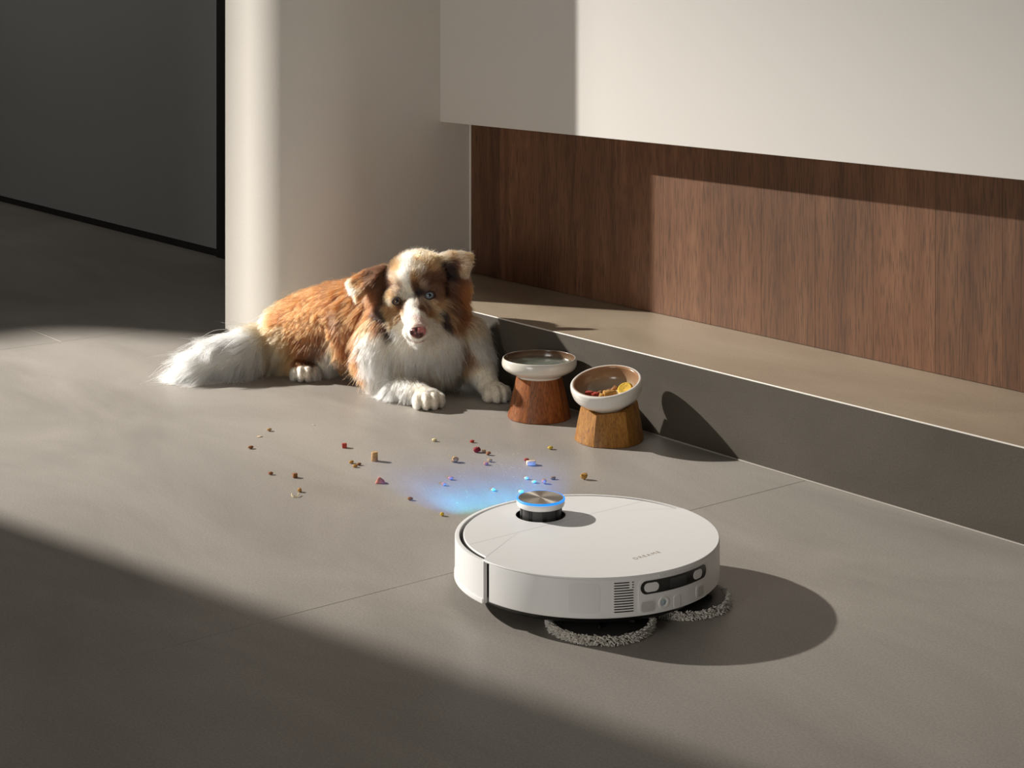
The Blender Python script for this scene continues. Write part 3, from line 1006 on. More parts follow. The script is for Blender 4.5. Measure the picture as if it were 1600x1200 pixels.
for i, (a, c, h, kind, colr, s, lab) in enumerate(FB):
    me = kib_mesh(kind, 900 + i)
    r = random.Random(50 + i)
    R_ = Matrix.Rotation(r.uniform(-0.6, 0.6) + math.asin(CA), 4, 'Z')
    if kind == 'cyl': R_ = R_ @ Matrix.Rotation(math.radians(90), 4, 'Y') @ Matrix.Rotation(0.3, 4, 'X')
    if kind == 'ring': R_ = Matrix.Rotation(math.asin(CA), 4, 'Z') @ Matrix.Rotation(math.radians(42), 4, 'X') @ Matrix.Rotation(math.radians(-20), 4, 'Y')
    me.transform(R_ @ Matrix.Scale(s * 1.18, 4))
    o = from_me('kibble', me, KM[colr])
    o.location = D2W @ (rt * a + dn * c + Vector((0, 0, h + 0.0025)))
    tag(o, lab, 'pet food', 'food in the tilted bowl')
# ------------------------------------------------------------------ dog (lying, facing the camera)
def srgb(r, g, b):
    f = lambda c: (c / 12.92) if c <= 0.04045 else ((c + 0.055) / 1.055) ** 2.4
    return (f(r / 255), f(g / 255), f(b / 255))


def D(px, f, z):
    """photo column, forward distance, height"""
    return rf((px - 800) / FPX * f, f, z)


class Flesh:
    def __init__(self):
        self.bm = bmesh.new()

    def ball(self, c, rr, rot=None):
        """ellipsoid; radii along photo-right, forward, up, turned by rot (Euler about those axes)"""
        m = bmesh.ops.create_icosphere(self.bm, subdivisions=3, radius=1.0)
        B = Matrix(((SA, -CA, 0), (CA, SA, 0), (0, 0, 1)))
        R3 = Matrix.Identity(3)
        if rot: R3 = (Matrix.Rotation(math.radians(rot[2]), 3, 'Z') @ Matrix.Rotation(math.radians(rot[1]), 3, 'Y') @ Matrix.Rotation(math.radians(rot[0]), 3, 'X'))
        T = B @ R3 @ Matrix.Diagonal(Vector(rr))
        for v in m['verts']:
            v.co = c + T @ v.co

    def limb(self, pts):
        """chain of (point, radius) as overlapping tapered capsules"""
        for (p, r), (q, s) in zip(pts[:-1], pts[1:]):
            n = max(2, int((q - p).length / (0.35 * min(r, s))) + 1)
            for i in range(n + 1):
                t = i / n
                m = bmesh.ops.create_icosphere(self.bm, subdivisions=2, radius=r + (s - r) * t)
                c = p.lerp(q, t)
                for v in m['verts']:
                    v.co = v.co + c

    def flap(self, pts, th, bulge=None):
        """thick leaf between corner points"""
        n = len(pts)
        c = sum(pts, Vector()) / n
        R_ = 9
        for i in range(n):
            a, b_ = pts[i], pts[(i + 1) % n]
            for u in range(R_):
                for w in range(R_ - u):
                    p = c + (a - c) * (u / (R_ - 1)) + (b_ - c) * (w / (R_ - 1))
                    m = bmesh.ops.create_icosphere(self.bm, subdivisions=1, radius=th)
                    for v in m['verts']: v.co = v.co + p


fl_ = Flesh()
# trunk
fl_.limb([(D(655, 3.385, 0.104), 0.086), (D(612, 3.425, 0.112), 0.090), (D(570, 3.465, 0.119), 0.090), (D(525, 3.505, 0.110), 0.083), (D(488, 3.535, 0.095), 0.074), (D(462, 3.55, 0.082), 0.066)])
fl_.ball(D(655, 3.345, 0.100), (0.090, 0.062, 0.088))            # chest
fl_.ball(D(690, 3.375, 0.098), (0.066, 0.060, 0.085))            # far shoulder
fl_.ball(D(606, 3.365, 0.088), (0.062, 0.070, 0.082))            # near shoulder
# hind leg folded at the flank
fl_.ball(D(492, 3.510, 0.084), (0.060, 0.052, 0.064), (0, 22, 0))
fl_.ball(D(462, 3.53, 0.066), (0.052, 0.050, 0.056))
fl_.limb([(D(512, 3.500, 0.055), 0.034), (D(510, 3.490, 0.028), 0.024)])
fl_.limb([(D(455, 3.52, 0.032), 0.026), (D(472, 3.475, 0.022), 0.021)])
# neck and ruff
fl_.limb([(D(640, 3.41, 0.150), 0.074), (D(652, 3.385, 0.185), 0.060)])
fl_.ball(D(655, 3.345, 0.140), (0.080, 0.055, 0.055))
# head
HROLL = -8
fl_.ball(D(651, 3.372, 0.2225), (0.0610, 0.064, 0.0500), (0, -HROLL * -1, 0))   # skull
fl_.ball(P(627, 466, 3.335), (0.030, 0.030, 0.030))                # brow / eye socket left
fl_.ball(P(668, 460, 3.335), (0.030, 0.030, 0.030))
fl_.ball(P(612, 488, 3.350), (0.032, 0.036, 0.032))                # cheeks
fl_.ball(P(686, 481, 3.350), (0.032, 0.036, 0.032))
fl_.ball(P(645, 473, 3.328), (0.025, 0.027, 0.026))
fl_.limb([(P(646, 480, 3.318), 0.0270), (P(649, 497, 3.280), 0.0225), (P(652, 511, 3.246), 0.0205), (P(653, 517, 3.234), 0.0195)])   # muzzle
fl_.limb([(P(650, 508, 3.300), 0.0240), (P(653, 525, 3.252), 0.0170), (P(654, 528, 3.242), 0.0155)])                                # jaw
fl_.ball(P(654, 527, 3.254), (0.0215, 0.019, 0.0135))
fl_.ball(P(642, 517, 3.252), (0.0150, 0.020, 0.0140))              # lips
fl_.ball(P(664, 515, 3.252), (0.0150, 0.020, 0.0140))
fl_.ball(P(600, 452, 3.385), (0.034, 0.040, 0.042))             # hair-padded temples
fl_.ball(P(703, 446, 3.385), (0.034, 0.040, 0.042))
fl_.ball(P(604, 490, 3.375), (0.036, 0.038, 0.036))
fl_.ball(P(700, 484, 3.375), (0.036, 0.038, 0.036))
# ears (half-pricked, folded over)
fl_.flap([P(603, 417, 3.368), P(572, 424, 3.372), P(547, 440, 3.366), P(558, 465, 3.338), P(586, 437, 3.350)], 0.0052)
fl_.flap([P(674, 407, 3.366), P(706, 397, 3.374), P(732, 398, 3.368), P(729, 427, 3.340), P(700, 420, 3.352)], 0.0052)
# near front leg
fl_.limb([(D(614, 3.345, 0.085), 0.050), (P(612, 602, 3.325), 0.026), (P(636, 607, 3.280), 0.0190), (P(657, 615, 3.245), 0.0185), (P(667, 622, 3.230), 0.0205)])
def paw(c, w, yaw, pitch=0.0, h=1.0):
    """c = centre of the toes at floor height; four toes side by side"""
    fwd = rf(math.sin(yaw), -math.cos(yaw)); side = Vector((-fwd.y, fwd.x, 0))
    fl_.ball(c - fwd * 0.012 + Vector((0, 0, 0.0165 * h)), (w * 0.44, 0.024, 0.0165 * h), (0, 0, math.degrees(yaw)))
    for k, (s, fo, zz) in enumerate(((-0.37, -0.004, 0.0135), (-0.13, 0.009, 0.0150), (0.13, 0.009, 0.0150), (0.37, -0.003, 0.0135))):
        cc = c + side * (s * w) + fwd * fo
        fl_.ball(cc + Vector((0, 0, zz * h)), (w * 0.135, 0.0170, zz * h), (0, 0, math.degrees(yaw)))
TO = []
pw1 = rf((670 - 800) / FPX * 3.222, 3.222); paw(pw1, 0.060, 0.25, h=1.15)
# far front leg
fl_.limb([(D(722, 3.375, 0.105), 0.048), (P(748, 568, 3.350), 0.033), (P(758, 592, 3.325), 0.0235), (P(768, 610, 3.298), 0.0205), (P(772, 617, 3.285), 0.020)])
pw2 = rf((777 - 800) / FPX * 3.277, 3.277); paw(pw2, 0.054, 0.45, h=1.15)
pw3 = rf((476 - 800) / FPX * 3.456, 3.456); paw(pw3, 0.054, 0.10, h=1.12)
# tail
fl_.limb([(D(462, 3.56, 0.070), 0.052), (D(425, 3.550, 0.060), 0.044), (D(388, 3.520, 0.050), 0.040), (D(352, 3.490, 0.040), 0.034), (D(322, 3.470, 0.028), 0.024), (D(302, 3.455, 0.018), 0.014)])

for v in fl_.bm.verts:
    v.co.z = max(v.co.z, 0.0008)
src_me = bpy.data.meshes.new('dog_src')
fl_.bm.to_mesh(src_me); fl_.bm.free()
src = bpy.data.objects.new('dog_src', src_me); COL.objects.link(src)
rm = src.modifiers.new('r', 'REMESH'); rm.mode = 'VOXEL'; rm.voxel_size = 0.0026; rm.use_smooth_shade = True
sm = src.modifiers.new('s', 'SMOOTH'); sm.factor = 0.5; sm.iterations = 7
bpy.context.view_layer.update()
body_me = bpy.data.meshes.new_from_object(src.evaluated_get(bpy.context.evaluated_depsgraph_get()))
bpy.data.objects.remove(src)
body_me.name = 'body'
nV = len(body_me.vertices)
VC = np.empty(nV * 3, np.float32); body_me.vertices.foreach_get('co', VC); VC = VC.reshape(-1, 3)
VN = np.empty(nV * 3, np.float32); body_me.vertices.foreach_get('normal', VN); VN = VN.reshape(-1, 3)
body_me.calc_loop_triangles()
TR = np.empty(len(body_me.loop_triangles) * 3, np.int32); body_me.loop_triangles.foreach_get('vertices', TR); TR = TR.reshape(-1, 3)
bvh = BVHTree.FromPolygons([Vector(v) for v in VC.tolist()], TR.tolist())
CAMP = Vector((0, 0, HCAM))


def hit(px, py):
    d = (P(px, py, 3.4) - CAMP).normalized()
    loc, n, i, dist = bvh.ray_cast(CAMP, d)
    if loc is None:
        loc, n, i, dist = bvh.find_nearest(P(px, py, 3.42))
    return loc, n


# ---- coat markings and painted chest shade: colour anchors on the skin
W = (0.94, 0.84, 0.67); CR = (0.95, 0.88, 0.74); T = (0.38, 0.185, 0.072); O = (0.230, 0.064, 0.015); OD = (0.145, 0.040, 0.011)
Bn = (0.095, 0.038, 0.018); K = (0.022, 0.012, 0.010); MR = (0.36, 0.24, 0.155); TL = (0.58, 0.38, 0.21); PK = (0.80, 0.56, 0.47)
CA_ = [
    # blaze, muzzle, chin
    (642, 398, W), (634, 412, W), (630, 425, W), (633, 438, W), (637, 450, W), (640, 462, W), (644, 474, W), (646, 486, W), (652, 497, PK), (645, 503, W), (636, 497, W), (628, 507, W), (634, 516, W), (620, 498, T), (614, 506, T), (618, 512, W),
    (664, 494, W), (672, 505, W), (676, 515, W), (682, 512, W), (650, 536, W), (638, 528, W), (668, 528, W), (655, 506, PK),
    # left of the face
    (622, 401, T), (612, 402, T), (626, 396, TL), (652, 410, T), (660, 400, T), (652, 394, TL),
    (616, 406, TL), (606, 412, T), (620, 420, T), (614, 432, MR), (604, 428, Bn), (598, 440, Bn), (610, 445, Bn), (622, 448, MR), (608, 458, T), (610, 474, TL), (616, 484, T), (628, 480, Bn), (626, 488, T), (606, 490, T), (610, 500, T), (601, 500, K), (600, 512, Bn), (606, 480, T), (600, 470, Bn), (594, 480, K), (598, 495, K), (603, 508, Bn), (610, 517, K), (590, 460, Bn), (586, 472, OD), (582, 488, O), (592, 505, OD), (580, 505, T),
    # left ear
    (590, 424, Bn), (578, 432, Bn), (580, 446, Bn), (568, 436, O), (560, 434, O), (584, 418, O), (550, 441, TL), (553, 452, W), (555, 464, TL), (562, 455, T),
    # right of the face
    (655, 402, TL), (664, 408, T), (650, 420, TL), (648, 436, T), (655, 430, MR), (650, 448, Bn), (655, 458, K), (660, 446, MR), (664, 438, Bn), (672, 448, Bn), (656, 470, MR), (660, 482, Bn), (652, 476, MR), (668, 478, MR), (678, 474, TL), (674, 488, T), (684, 484, TL), (688, 474, T), (682, 460, Bn), (690, 448, Bn), (682, 430, Bn), (676, 420, T), (690, 420, K), (698, 432, K), (704, 446, Bn), (700, 462, Bn), (706, 478, Bn), (693, 492, K), (694, 500, K), (685, 498, TL), (704, 492, T), (712, 500, OD), (718, 488, OD), (720, 465, O), (722, 448, O), (716, 432, Bn),
    # right ear
    (688, 404, TL), (700, 400, T), (715, 399, TL), (728, 398, T), (722, 410, TL), (712, 412, Bn), (728, 424, TL), (704, 418, K),
    # chest and ruff; tan anchors low on the white chest paint its shade
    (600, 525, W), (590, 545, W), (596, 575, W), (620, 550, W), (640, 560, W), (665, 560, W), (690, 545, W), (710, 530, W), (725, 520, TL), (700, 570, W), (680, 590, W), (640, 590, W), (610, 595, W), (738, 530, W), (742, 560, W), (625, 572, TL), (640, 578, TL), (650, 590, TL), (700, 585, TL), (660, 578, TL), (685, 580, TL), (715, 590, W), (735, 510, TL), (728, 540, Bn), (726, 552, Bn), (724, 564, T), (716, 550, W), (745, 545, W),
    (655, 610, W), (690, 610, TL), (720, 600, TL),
    # left flank and body
    (578, 522, W), (568, 500, O), (576, 545, W), (578, 565, W), (580, 588, W), (562, 530, O), (565, 570, O), (570, 598, TL), (556, 600, O), (550, 580, OD), (545, 555, OD), (540, 535, OD), (535, 515, OD), (550, 510, O), (552, 480, O), (540, 470, O), (535, 490, Bn), (560, 460, O), (560, 440, O), (540, 432, O), (520, 438, O), (505, 446, O), (490, 455, O), (475, 462, O), (500, 465, O), (520, 458, OD), (527, 472, OD), (515, 480, O), (495, 480, O), (478, 482, O), (460, 486, O), (452, 492, OD), (505, 500, O), (485, 505, O), (465, 508, O), (445, 512, T), (500, 520, OD), (505, 535, Bn), (490, 545, Bn), (478, 540, OD), (465, 530, O), (450, 535, T), (440, 545, TL), (455, 560, T), (468, 565, OD), (485, 560, Bn), (518, 510, O), (522, 530, T), (516, 550, W), (505, 565, W), (518, 575, W), (512, 590, W), (528, 560, O), (530, 590, O), (535, 605, T), (475, 582, W), (462, 580, W), (488, 582, W), (476, 590, W),
    # tail
    (440, 500, O), (430, 510, T), (425, 530, TL), (430, 555, TL), (415, 515, TL), (400, 530, CR), (410, 560, CR), (385, 540, CR), (360, 545, CR), (340, 560, CR), (310, 575, CR), (295, 582, CR), (375, 570, CR), (395, 580, CR), (350, 575, CR),
    # legs
    (612, 612, W), (630, 612, W), (650, 612, W), (668, 618, W), (660, 632, W), (680, 632, W), (600, 612, W), (640, 622, W), (752, 580, W), (760, 598, W), (770, 612, W), (780, 625, W), (765, 622, W), (790, 625, W), (745, 570, TL),
]
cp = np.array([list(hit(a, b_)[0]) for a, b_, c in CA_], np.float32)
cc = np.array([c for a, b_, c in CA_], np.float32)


def nz(p, sc, off):
    return np.array([mnoise.noise(Vector((float(x) * sc + off, float(y) * sc, float(z) * sc - off))) for x, y, z in p], np.float32)


def coat(p, wob=None):
    """colour by the nearest anchors, edges ragged by noise"""
    out = np.empty((len(p), 3), np.float32)
    q = p if wob is None else p + wob
    for i in range(0, len(p), 4000):
        d2 = ((q[i:i + 4000, None, :] - cp[None]) ** 2).sum(-1)
        w = 1.0 / (d2 + 1.0e-5) ** 4.5
        w /= w.sum(1, keepdims=True)
        out[i:i + 4000] = w @ cc
    return out


dog = empty('dog', D(600, 3.40, 0))
tag(dog, 'red and white long-haired dog lying on the floor facing the camera', 'dog')
inv = Matrix.Translation(-dog.location)

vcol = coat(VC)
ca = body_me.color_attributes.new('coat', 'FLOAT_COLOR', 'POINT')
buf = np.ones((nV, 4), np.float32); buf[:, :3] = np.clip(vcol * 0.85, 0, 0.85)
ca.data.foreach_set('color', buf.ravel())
m, nt, b = new_mat('dog skin and undercoat')
at = nt.nodes.new('ShaderNodeAttribute'); at.attribute_name = 'coat'
nt.links.new(at.outputs['Color'], b.inputs['Base Color'])
b.inputs['Roughness'].default_value = 0.9
b.inputs['Specular IOR Level'].default_value = 0.1
body_me.transform(inv)
body_o = from_me('body', body_me, m, dog, 180)

# ---- fur: flow anchors (column, row, dx, dy (down), towards camera, length, lift)
FA = [
    (560, 425, -1, .15, 0, .040, .24), (530, 433, -1, .25, 0, .042, .24), (500, 447, -1, .35, 0, .042, .24), (475, 462, -1, .45, 0, .040, .24), (455, 482, -1, .5, 0, .032, .26), (440, 500, -1, .4, 0, .040, .26),
    (540, 460, -.8, .6, 0, .034, .22), (515, 470, -.8, .4, 0, .032, .22), (490, 490, -.8, .5, 0, .028, .3), (465, 500, -.8, .5, 0, .030, .3),
    (505, 515, -.3, 1, 0, .024, .3), (480, 525, -.6, .9, 0, .026, .3), (500, 540, -.15, 1, 0, .024, .26), (480, 548, -.4, 1, 0, .022, .26), (455, 545, -.5, .9, 0, .030, .3), (515, 540, .0, 1, 0, .034, .3), (517, 570, .05, 1, .1, .034, .3), (510, 590, .1, 1, .1, .022, .3),
    (545, 500, -.55, .9, 0, .044, .22), (535, 540, -.5, .95, 0, .044, .22), (550, 570, -.4, 1, 0, .044, .22), (545, 598, -.3, 1, .1, .030, .3),
    (575, 480, -.6, .9, 0, .040, .26), (572, 520, -.45, 1, 0, .046, .22), (585, 555, -.25, 1, .1, .048, .3), (590, 590, -.2, 1, .1, .040, .3),
    (620, 560, -.1, 1, .1, .048, .3), (655, 565, 0, 1, .1, .050, .3), (690, 560, .1, 1, .1, .048, .3), (720, 545, .3, 1, .1, .046, .22), (742, 535, .45, 1, 0, .042, .26), (745, 562, .3, 1, 0, .030, .3), (660, 600, 0, 1, .1, .042, .3), (705, 595, .1, 1, .1, .034, .3), (630, 592, 0, 1, .2, .046, .4),
    # head
    (652, 498, 0, -1, 0, .0025, .25), (646, 486, 0, -1, 0, .0035, .3), (640, 465, -.05, -1, 0, .005, .3), (634, 440, -.1, -1, 0, .009, .4), (640, 405, 0, -1, 0, .016, .7), (655, 398, .1, -1, 0, .018, .8), (612, 412, -.5, -.8, 0, .015, .6), (615, 435, -.7, -.5, 0, .011, .4), (660, 430, .4, -.8, 0, .012, .5), (685, 425, .7, -.5, 0, .018, .5), (676, 408, .4, -.8, 0, .018, .6),
    (610, 455, -.9, .1, 0, .010, .35), (620, 484, -.7, .5, 0, .006, .25), (605, 490, -.7, .7, 0, .011, .35), (594, 465, -.6, .8, 0, .030, .45), (590, 445, -.7, .6, 0, .026, .4), (598, 500, -.35, 1, 0, .032, .4), (586, 485, -.45, 1, 0, .040, .4), (690, 455, .9, .2, 0, .013, .4), (675, 482, .7, .5, 0, .007, .25), (690, 490, .6, .7, 0, .012, .35), (706, 470, .6, .7, 0, .034, .45), (715, 490, .45, .9, 0, .036, .4), (722, 455, .7, .6, 0, .030, .45), (712, 440, .7, .4, 0, .024, .4), (705, 505, .4, .9, 0, .036, .3), (612, 515, -.3, 1, 0, .020, .3),
    (630, 512, -.8, .4, 0, .005, .25), (678, 512, .8, .4, 0, .005, .25), (640, 525, -.5, .8, 0, .005, .3), (666, 526, .5, .8, 0, .005, .3), (652, 536, 0, 1, .2, .006, .4), (625, 525, -.3, 1, 0, .018, .3), (686, 525, .3, 1, 0, .018, .3), (640, 545, 0, 1, .1, .036, .3), (670, 545, 0, 1, .1, .036, .3),
    # ears
    (585, 425, -1, .3, 0, .012, .3), (565, 433, -1, .6, 0, .013, .3), (551, 445, -.6, 1, 0, .014, .3), (556, 463, -.2, 1, .1, .012, .3), (575, 445, -.4, 1, 0, .016, .4), (690, 404, .9, -.35, 0, .018, .5), (712, 399, 1, -.1, 0, .015, .35), (730, 402, .9, .3, 0, .013, .3), (729, 425, .2, 1, 0, .012, .3), (708, 416, .6, .8, 0, .016, .4),
    # legs and paws
    (670, 632, .15, 1, .3, .0060, .25), (655, 615, .5, .8, .2, .007, .25), (632, 608, -.1, 1, .2, .026, .35), (605, 612, -.8, .8, .2, .045, .35), (620, 618, -.5, .8, .3, .040, .35), (752, 575, .3, 1, .1, .010, .25), (760, 595, .4, 1, .1, .006, .25), (778, 622, .4, 1, .3, .0060, .25), (475, 583, .0, 1, .4, .0045, .25), (465, 572, -.2, 1, .2, .010, .25),
    # tail
    (430, 512, -.9, .5, 0, .044, .35), (425, 545, -.2, .9, .4, .070, .3), (405, 520, -.9, .3, 0, .050, .4), (385, 535, -.75, .6, .2, .075, .5), (395, 565, .25, .8, .6, .085, .5), (355, 540, -.8, .5, .2, .085, .5), (360, 570, -.15, .8, .7, .090, .5), (325, 555, -.9, .4, .2, .085, .5), (330, 580, -.5, .6, .6, .085, .45), (305, 578, -1, .25, .2, .070, .3), (370, 520, -.9, -.15, 0, .045, .7), (345, 528, -.9, -.1, 0, .055, .6),
]
fp, fd, fln, flf = [], [], [], []
for a, b_, dx, dy, dc, ln_, lf in FA:
    loc, n = hit(a, b_)
    d = rf(dx, -dc, -dy).normalized()
    fp.append(list(loc)); fd.append(list(d)); fln.append(ln_); flf.append(lf)
fp = np.array(fp, np.float32); fd = np.array(fd, np.float32); fln = np.array(fln, np.float32); flf = np.array(flf, np.float32)


def flow(p):
    d_ = np.empty((len(p), 3), np.float32); l_ = np.empty(len(p), np.float32); f_ = np.empty(len(p), np.float32)
    for i in range(0, len(p), 4000):
        d2 = ((p[i:i + 4000, None, :] - fp[None]) ** 2).sum(-1)
        w = 1.0 / (d2 + 6e-5) ** 2.2
        w /= w.sum(1, keepdims=True)
        d_[i:i + 4000] = w @ fd; l_[i:i + 4000] = np.exp(w @ np.log(fln)); f_[i:i + 4000] = w @ flf
    d_ /= np.linalg.norm(d_, axis=1, keepdims=True) + 1e-9
    return d_, l_, f_


# eyes first, so that no hair grows over them
EYES = [(620.5, 470.5, (0.17, 0.085, 0.035), 'amber brown eye'), (671.5, 461.5, (0.22, 0.30, 0.36), 'pale blue eye')]
eye_pos = [hit(a, b_)[0] for a, b_, c, l in EYES]
nose_c = P(653.5, 519.5, 3.2125)

# roots
A, B_, C__ = VC[TR[:, 0]], VC[TR[:, 1]], VC[TR[:, 2]]
area = 0.5 * np.linalg.norm(np.cross(B_ - A, C__ - A), axis=1)
cen = (A + B_ + C__) / 3
_, tl, _ = flow(cen)
dens = np.clip(0.018 / tl, 0.55, 3.2)
tocam = np.array([0, 0, HCAM], np.float32) - cen
tn_ = np.cross(B_ - A, C__ - A); tn_ /= np.linalg.norm(tn_, axis=1, keepdims=True) + 1e-12
tocam /= np.linalg.norm(tocam, axis=1, keepdims=True)
low = cen[:, 2] < 0.004
wgt = area * dens
wgt[low] = 0
NH = 210000
ti = rng.choice(len(TR), NH, p=wgt / wgt.sum())
u = rng.random((NH, 2)).astype(np.float32)
fl2 = u.sum(1) > 1; u[fl2] = 1 - u[fl2]
root = A[ti] + (B_ - A)[ti] * u[:, :1] + (C__ - A)[ti] * u[:, 1:]
nrm_ = VN[TR[ti, 0]] * (1 - u.sum(1))[:, None] + VN[TR[ti, 1]] * u[:, :1] + VN[TR[ti, 2]] * u[:, 1:]
nrm_ /= np.linalg.norm(nrm_, axis=1, keepdims=True) + 1e-9
keep = np.ones(NH, bool)
for e in eye_pos:
    keep &= ((root - np.array(e)) ** 2).sum(1) > 0.0088 ** 2
keep &= ((root - np.array(nose_c)) ** 2).sum(1) > 0.0150 ** 2
root, nrm_ = root[keep], nrm_[keep]
NH = len(root)
fdir, flen, flift = flow(root)
wob = np.stack([nz(root, 90, 1.0), nz(root, 90, 17.0), nz(root, 90, 41.0)], 1) * 0.0055
wob *= np.clip(flen / 0.03, 0.25, 1.0)[:, None]
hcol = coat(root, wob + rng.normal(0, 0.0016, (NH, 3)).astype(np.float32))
# merle speckle and streak variation
strk = nz(root, 150, 5.0)
tone = 1.0 + 0.24 * strk + rng.normal(0, 0.13, NH).astype(np.float32)
hcol = hcol * np.clip(tone, 0.5, 1.5)[:, None]
tang = fdir - nrm_ * (fdir * nrm_).sum(1, keepdims=True)
tang /= np.linalg.norm(tang, axis=1, keepdims=True) + 1e-6
jit = rng.normal(0, 0.16, (NH, 3)).astype(np.float32)
d0 = tang + nrm_ * (flift + 0.15)[:, None] + jit
d0 /= np.linalg.norm(d0, axis=1, keepdims=True)
L_ = flen * rng.uniform(0.65, 1.15, NH).astype(np.float32)
fly = rng.random(NH) < 0.05
L_[fly] *= 1.35
NP = 6
pts_ = np.empty((NH, NP, 3), np.float32)
pts_[:, 0] = root - nrm_ * 0.0008
d = d0.copy()
swirl = np.stack([nz(root, 38, 3.0), nz(root, 38, 23.0), nz(root, 38, 57.0)], 1)
longk = np.clip(L_ / 0.045, 0, 1.2)[:, None]
for k in range(1, NP):
    pts_[:, k] = pts_[:, k - 1] + d * (L_ / (NP - 1))[:, None]
    d = d * 0.80 + fdir * 0.20 + nrm_ * 0.02 + swirl * (0.14 + 0.26 * np.clip(longk - 0.9, 0, 1) / 0.3) + np.array([0, 0, -0.12], np.float32) * longk + rng.normal(0, 0.05, (NH, 3)).astype(np.float32)
    d /= np.linalg.norm(d, axis=1, keepdims=True)
# clumping
nc = NH // 20
ci = rng.choice(NH, nc, replace=False)
kd = KDTree(nc)
for j, i in enumerate(ci): kd.insert(root[i].tolist(), j)
kd.balance()
own = np.fromiter((kd.find(p)[1] for p in root.tolist()), np.int64, NH)
own = ci[own]
ctone = 1.0 + rng.normal(0, 0.15, NH).astype(np.float32)
hcol = hcol * np.clip(ctone[own], 0.55, 1.4)[:, None]
cl = (np.linspace(0, 1, NP) ** 1.4)[None, :, None] * np.clip(L_ / 0.03, 0.15, 1.0)[:, None, None] * 0.62
same = ((np.abs(L_ - L_[own]) < 0.5 * L_) & ~fly)[:, None, None]
pts_ = np.where(same, pts_ * (1 - cl) + (pts_[own] + (root - root[own])[:, None, :] * 0.35) * cl, pts_)
pts_[:, 1:, 2] = np.maximum(pts_[:, 1:, 2], 0.0016 + 0.002 * rng.random((NH, 1)).astype(np.float32))

def hair(name, pts, cols, rad, mat_, parent):
    n, k, _ = pts.shape
    hc = bpy.data.hair_curves.new(name)
    hc.add_curves([k] * n)
    off = np.array(parent.location, np.float32) if parent else 0
    hc.attributes['position'].data.foreach_set('vector', (pts - off).astype(np.float32).ravel())
    ra = hc.attributes.get('radius') or hc.attributes.new('radius', 'FLOAT', 'POINT')
    ra.data.foreach_set('value', rad.astype(np.float32).ravel())
    c4 = np.ones((n, k, 4), np.float32); c4[:, :, :3] = cols
    at_ = hc.attributes.new('tint', 'FLOAT_COLOR', 'POINT')
    at_.data.foreach_set('color', np.clip(c4, 0.004, 0.97).ravel())
    hc.materials.append(mat_)
    o = bpy.data.objects.new(name, hc)
    return link(o, parent)


m = bpy.data.materials.new('dog fur'); m.use_nodes = True
nt = m.node_tree
for n in list(nt.nodes):
    if n.type != 'OUTPUT_MATERIAL': nt.nodes.remove(n)
out = [n for n in nt.nodes if n.type == 'OUTPUT_MATERIAL'][0]
hb = nt.nodes.new('ShaderNodeBsdfHairPrincipled')
hb.parametrization = 'COLOR'
hb.inputs['Roughness'].default_value = 0.55
hb.inputs['Radial Roughness'].default_value = 0.40
at = nt.nodes.new('ShaderNodeAttribute'); at.attribute_name = 'tint'
nt.links.new(at.outputs['Color'], hb.inputs['Color'])
nt.links.new(hb.outputs['BSDF'], out.inputs['Surface'])
M['fur'] = m
tt = np.linspace(0, 1, NP)[None, :, None]
cols = hcol[:, None, :] * (0.90 + 0.14 * tt)
rad = np.repeat((0.00026 + 0.00010 * np.clip(L_ / 0.04, 0, 1))[:, None], NP, 1) * (1 - 0.75 * np.linspace(0, 1, NP)[None, :] ** 1.5)
fur = hair('fur', pts_, cols, rad, M['fur'], dog)
tag(fur, 'long rust, tan and white fur')

# ---- whiskers
wh = []
for (a, b_), (dx, dy, dc) in (((632, 514), (-1, .45, .2)), ((634, 518), (-1, .7, .2)), ((630, 510), (-1, .2, .1)), ((638, 522), (-.9, 1, .2)), ((633, 508), (-1, .0, .1)), ((676, 510), (1, .3, .2)), ((678, 514), (1, .55, .2)), ((672, 519), (.9, .8, .2)), ((629, 516), (-1, .9, .1))):
    loc, n = hit(a, b_)
    dd = np.array(rf(dx, -dc, -dy).normalized(), np.float32)
    p = np.array(loc, np.float32)
    row = []
    for k in range(NP):
        row.append(p + dd * 0.042 * k / (NP - 1) + np.array([0, 0, -0.006], np.float32) * (k / (NP - 1)) ** 2)
    wh.append(row)
wh = np.array(wh, np.float32)
hair('whiskers', wh, np.full((len(wh), NP, 3), 0.8), np.full((len(wh), NP), 0.00028) * (1 - 0.6 * np.linspace(0, 1, NP)[None]), M['fur'], dog)

# ---- eyes
def disc_col(me, fn):
    a_ = me.color_attributes.new('tint', 'FLOAT_COLOR', 'POINT')
    for i, v in enumerate(me.vertices):
        a_.data[i].color = (*fn(v.co), 1)


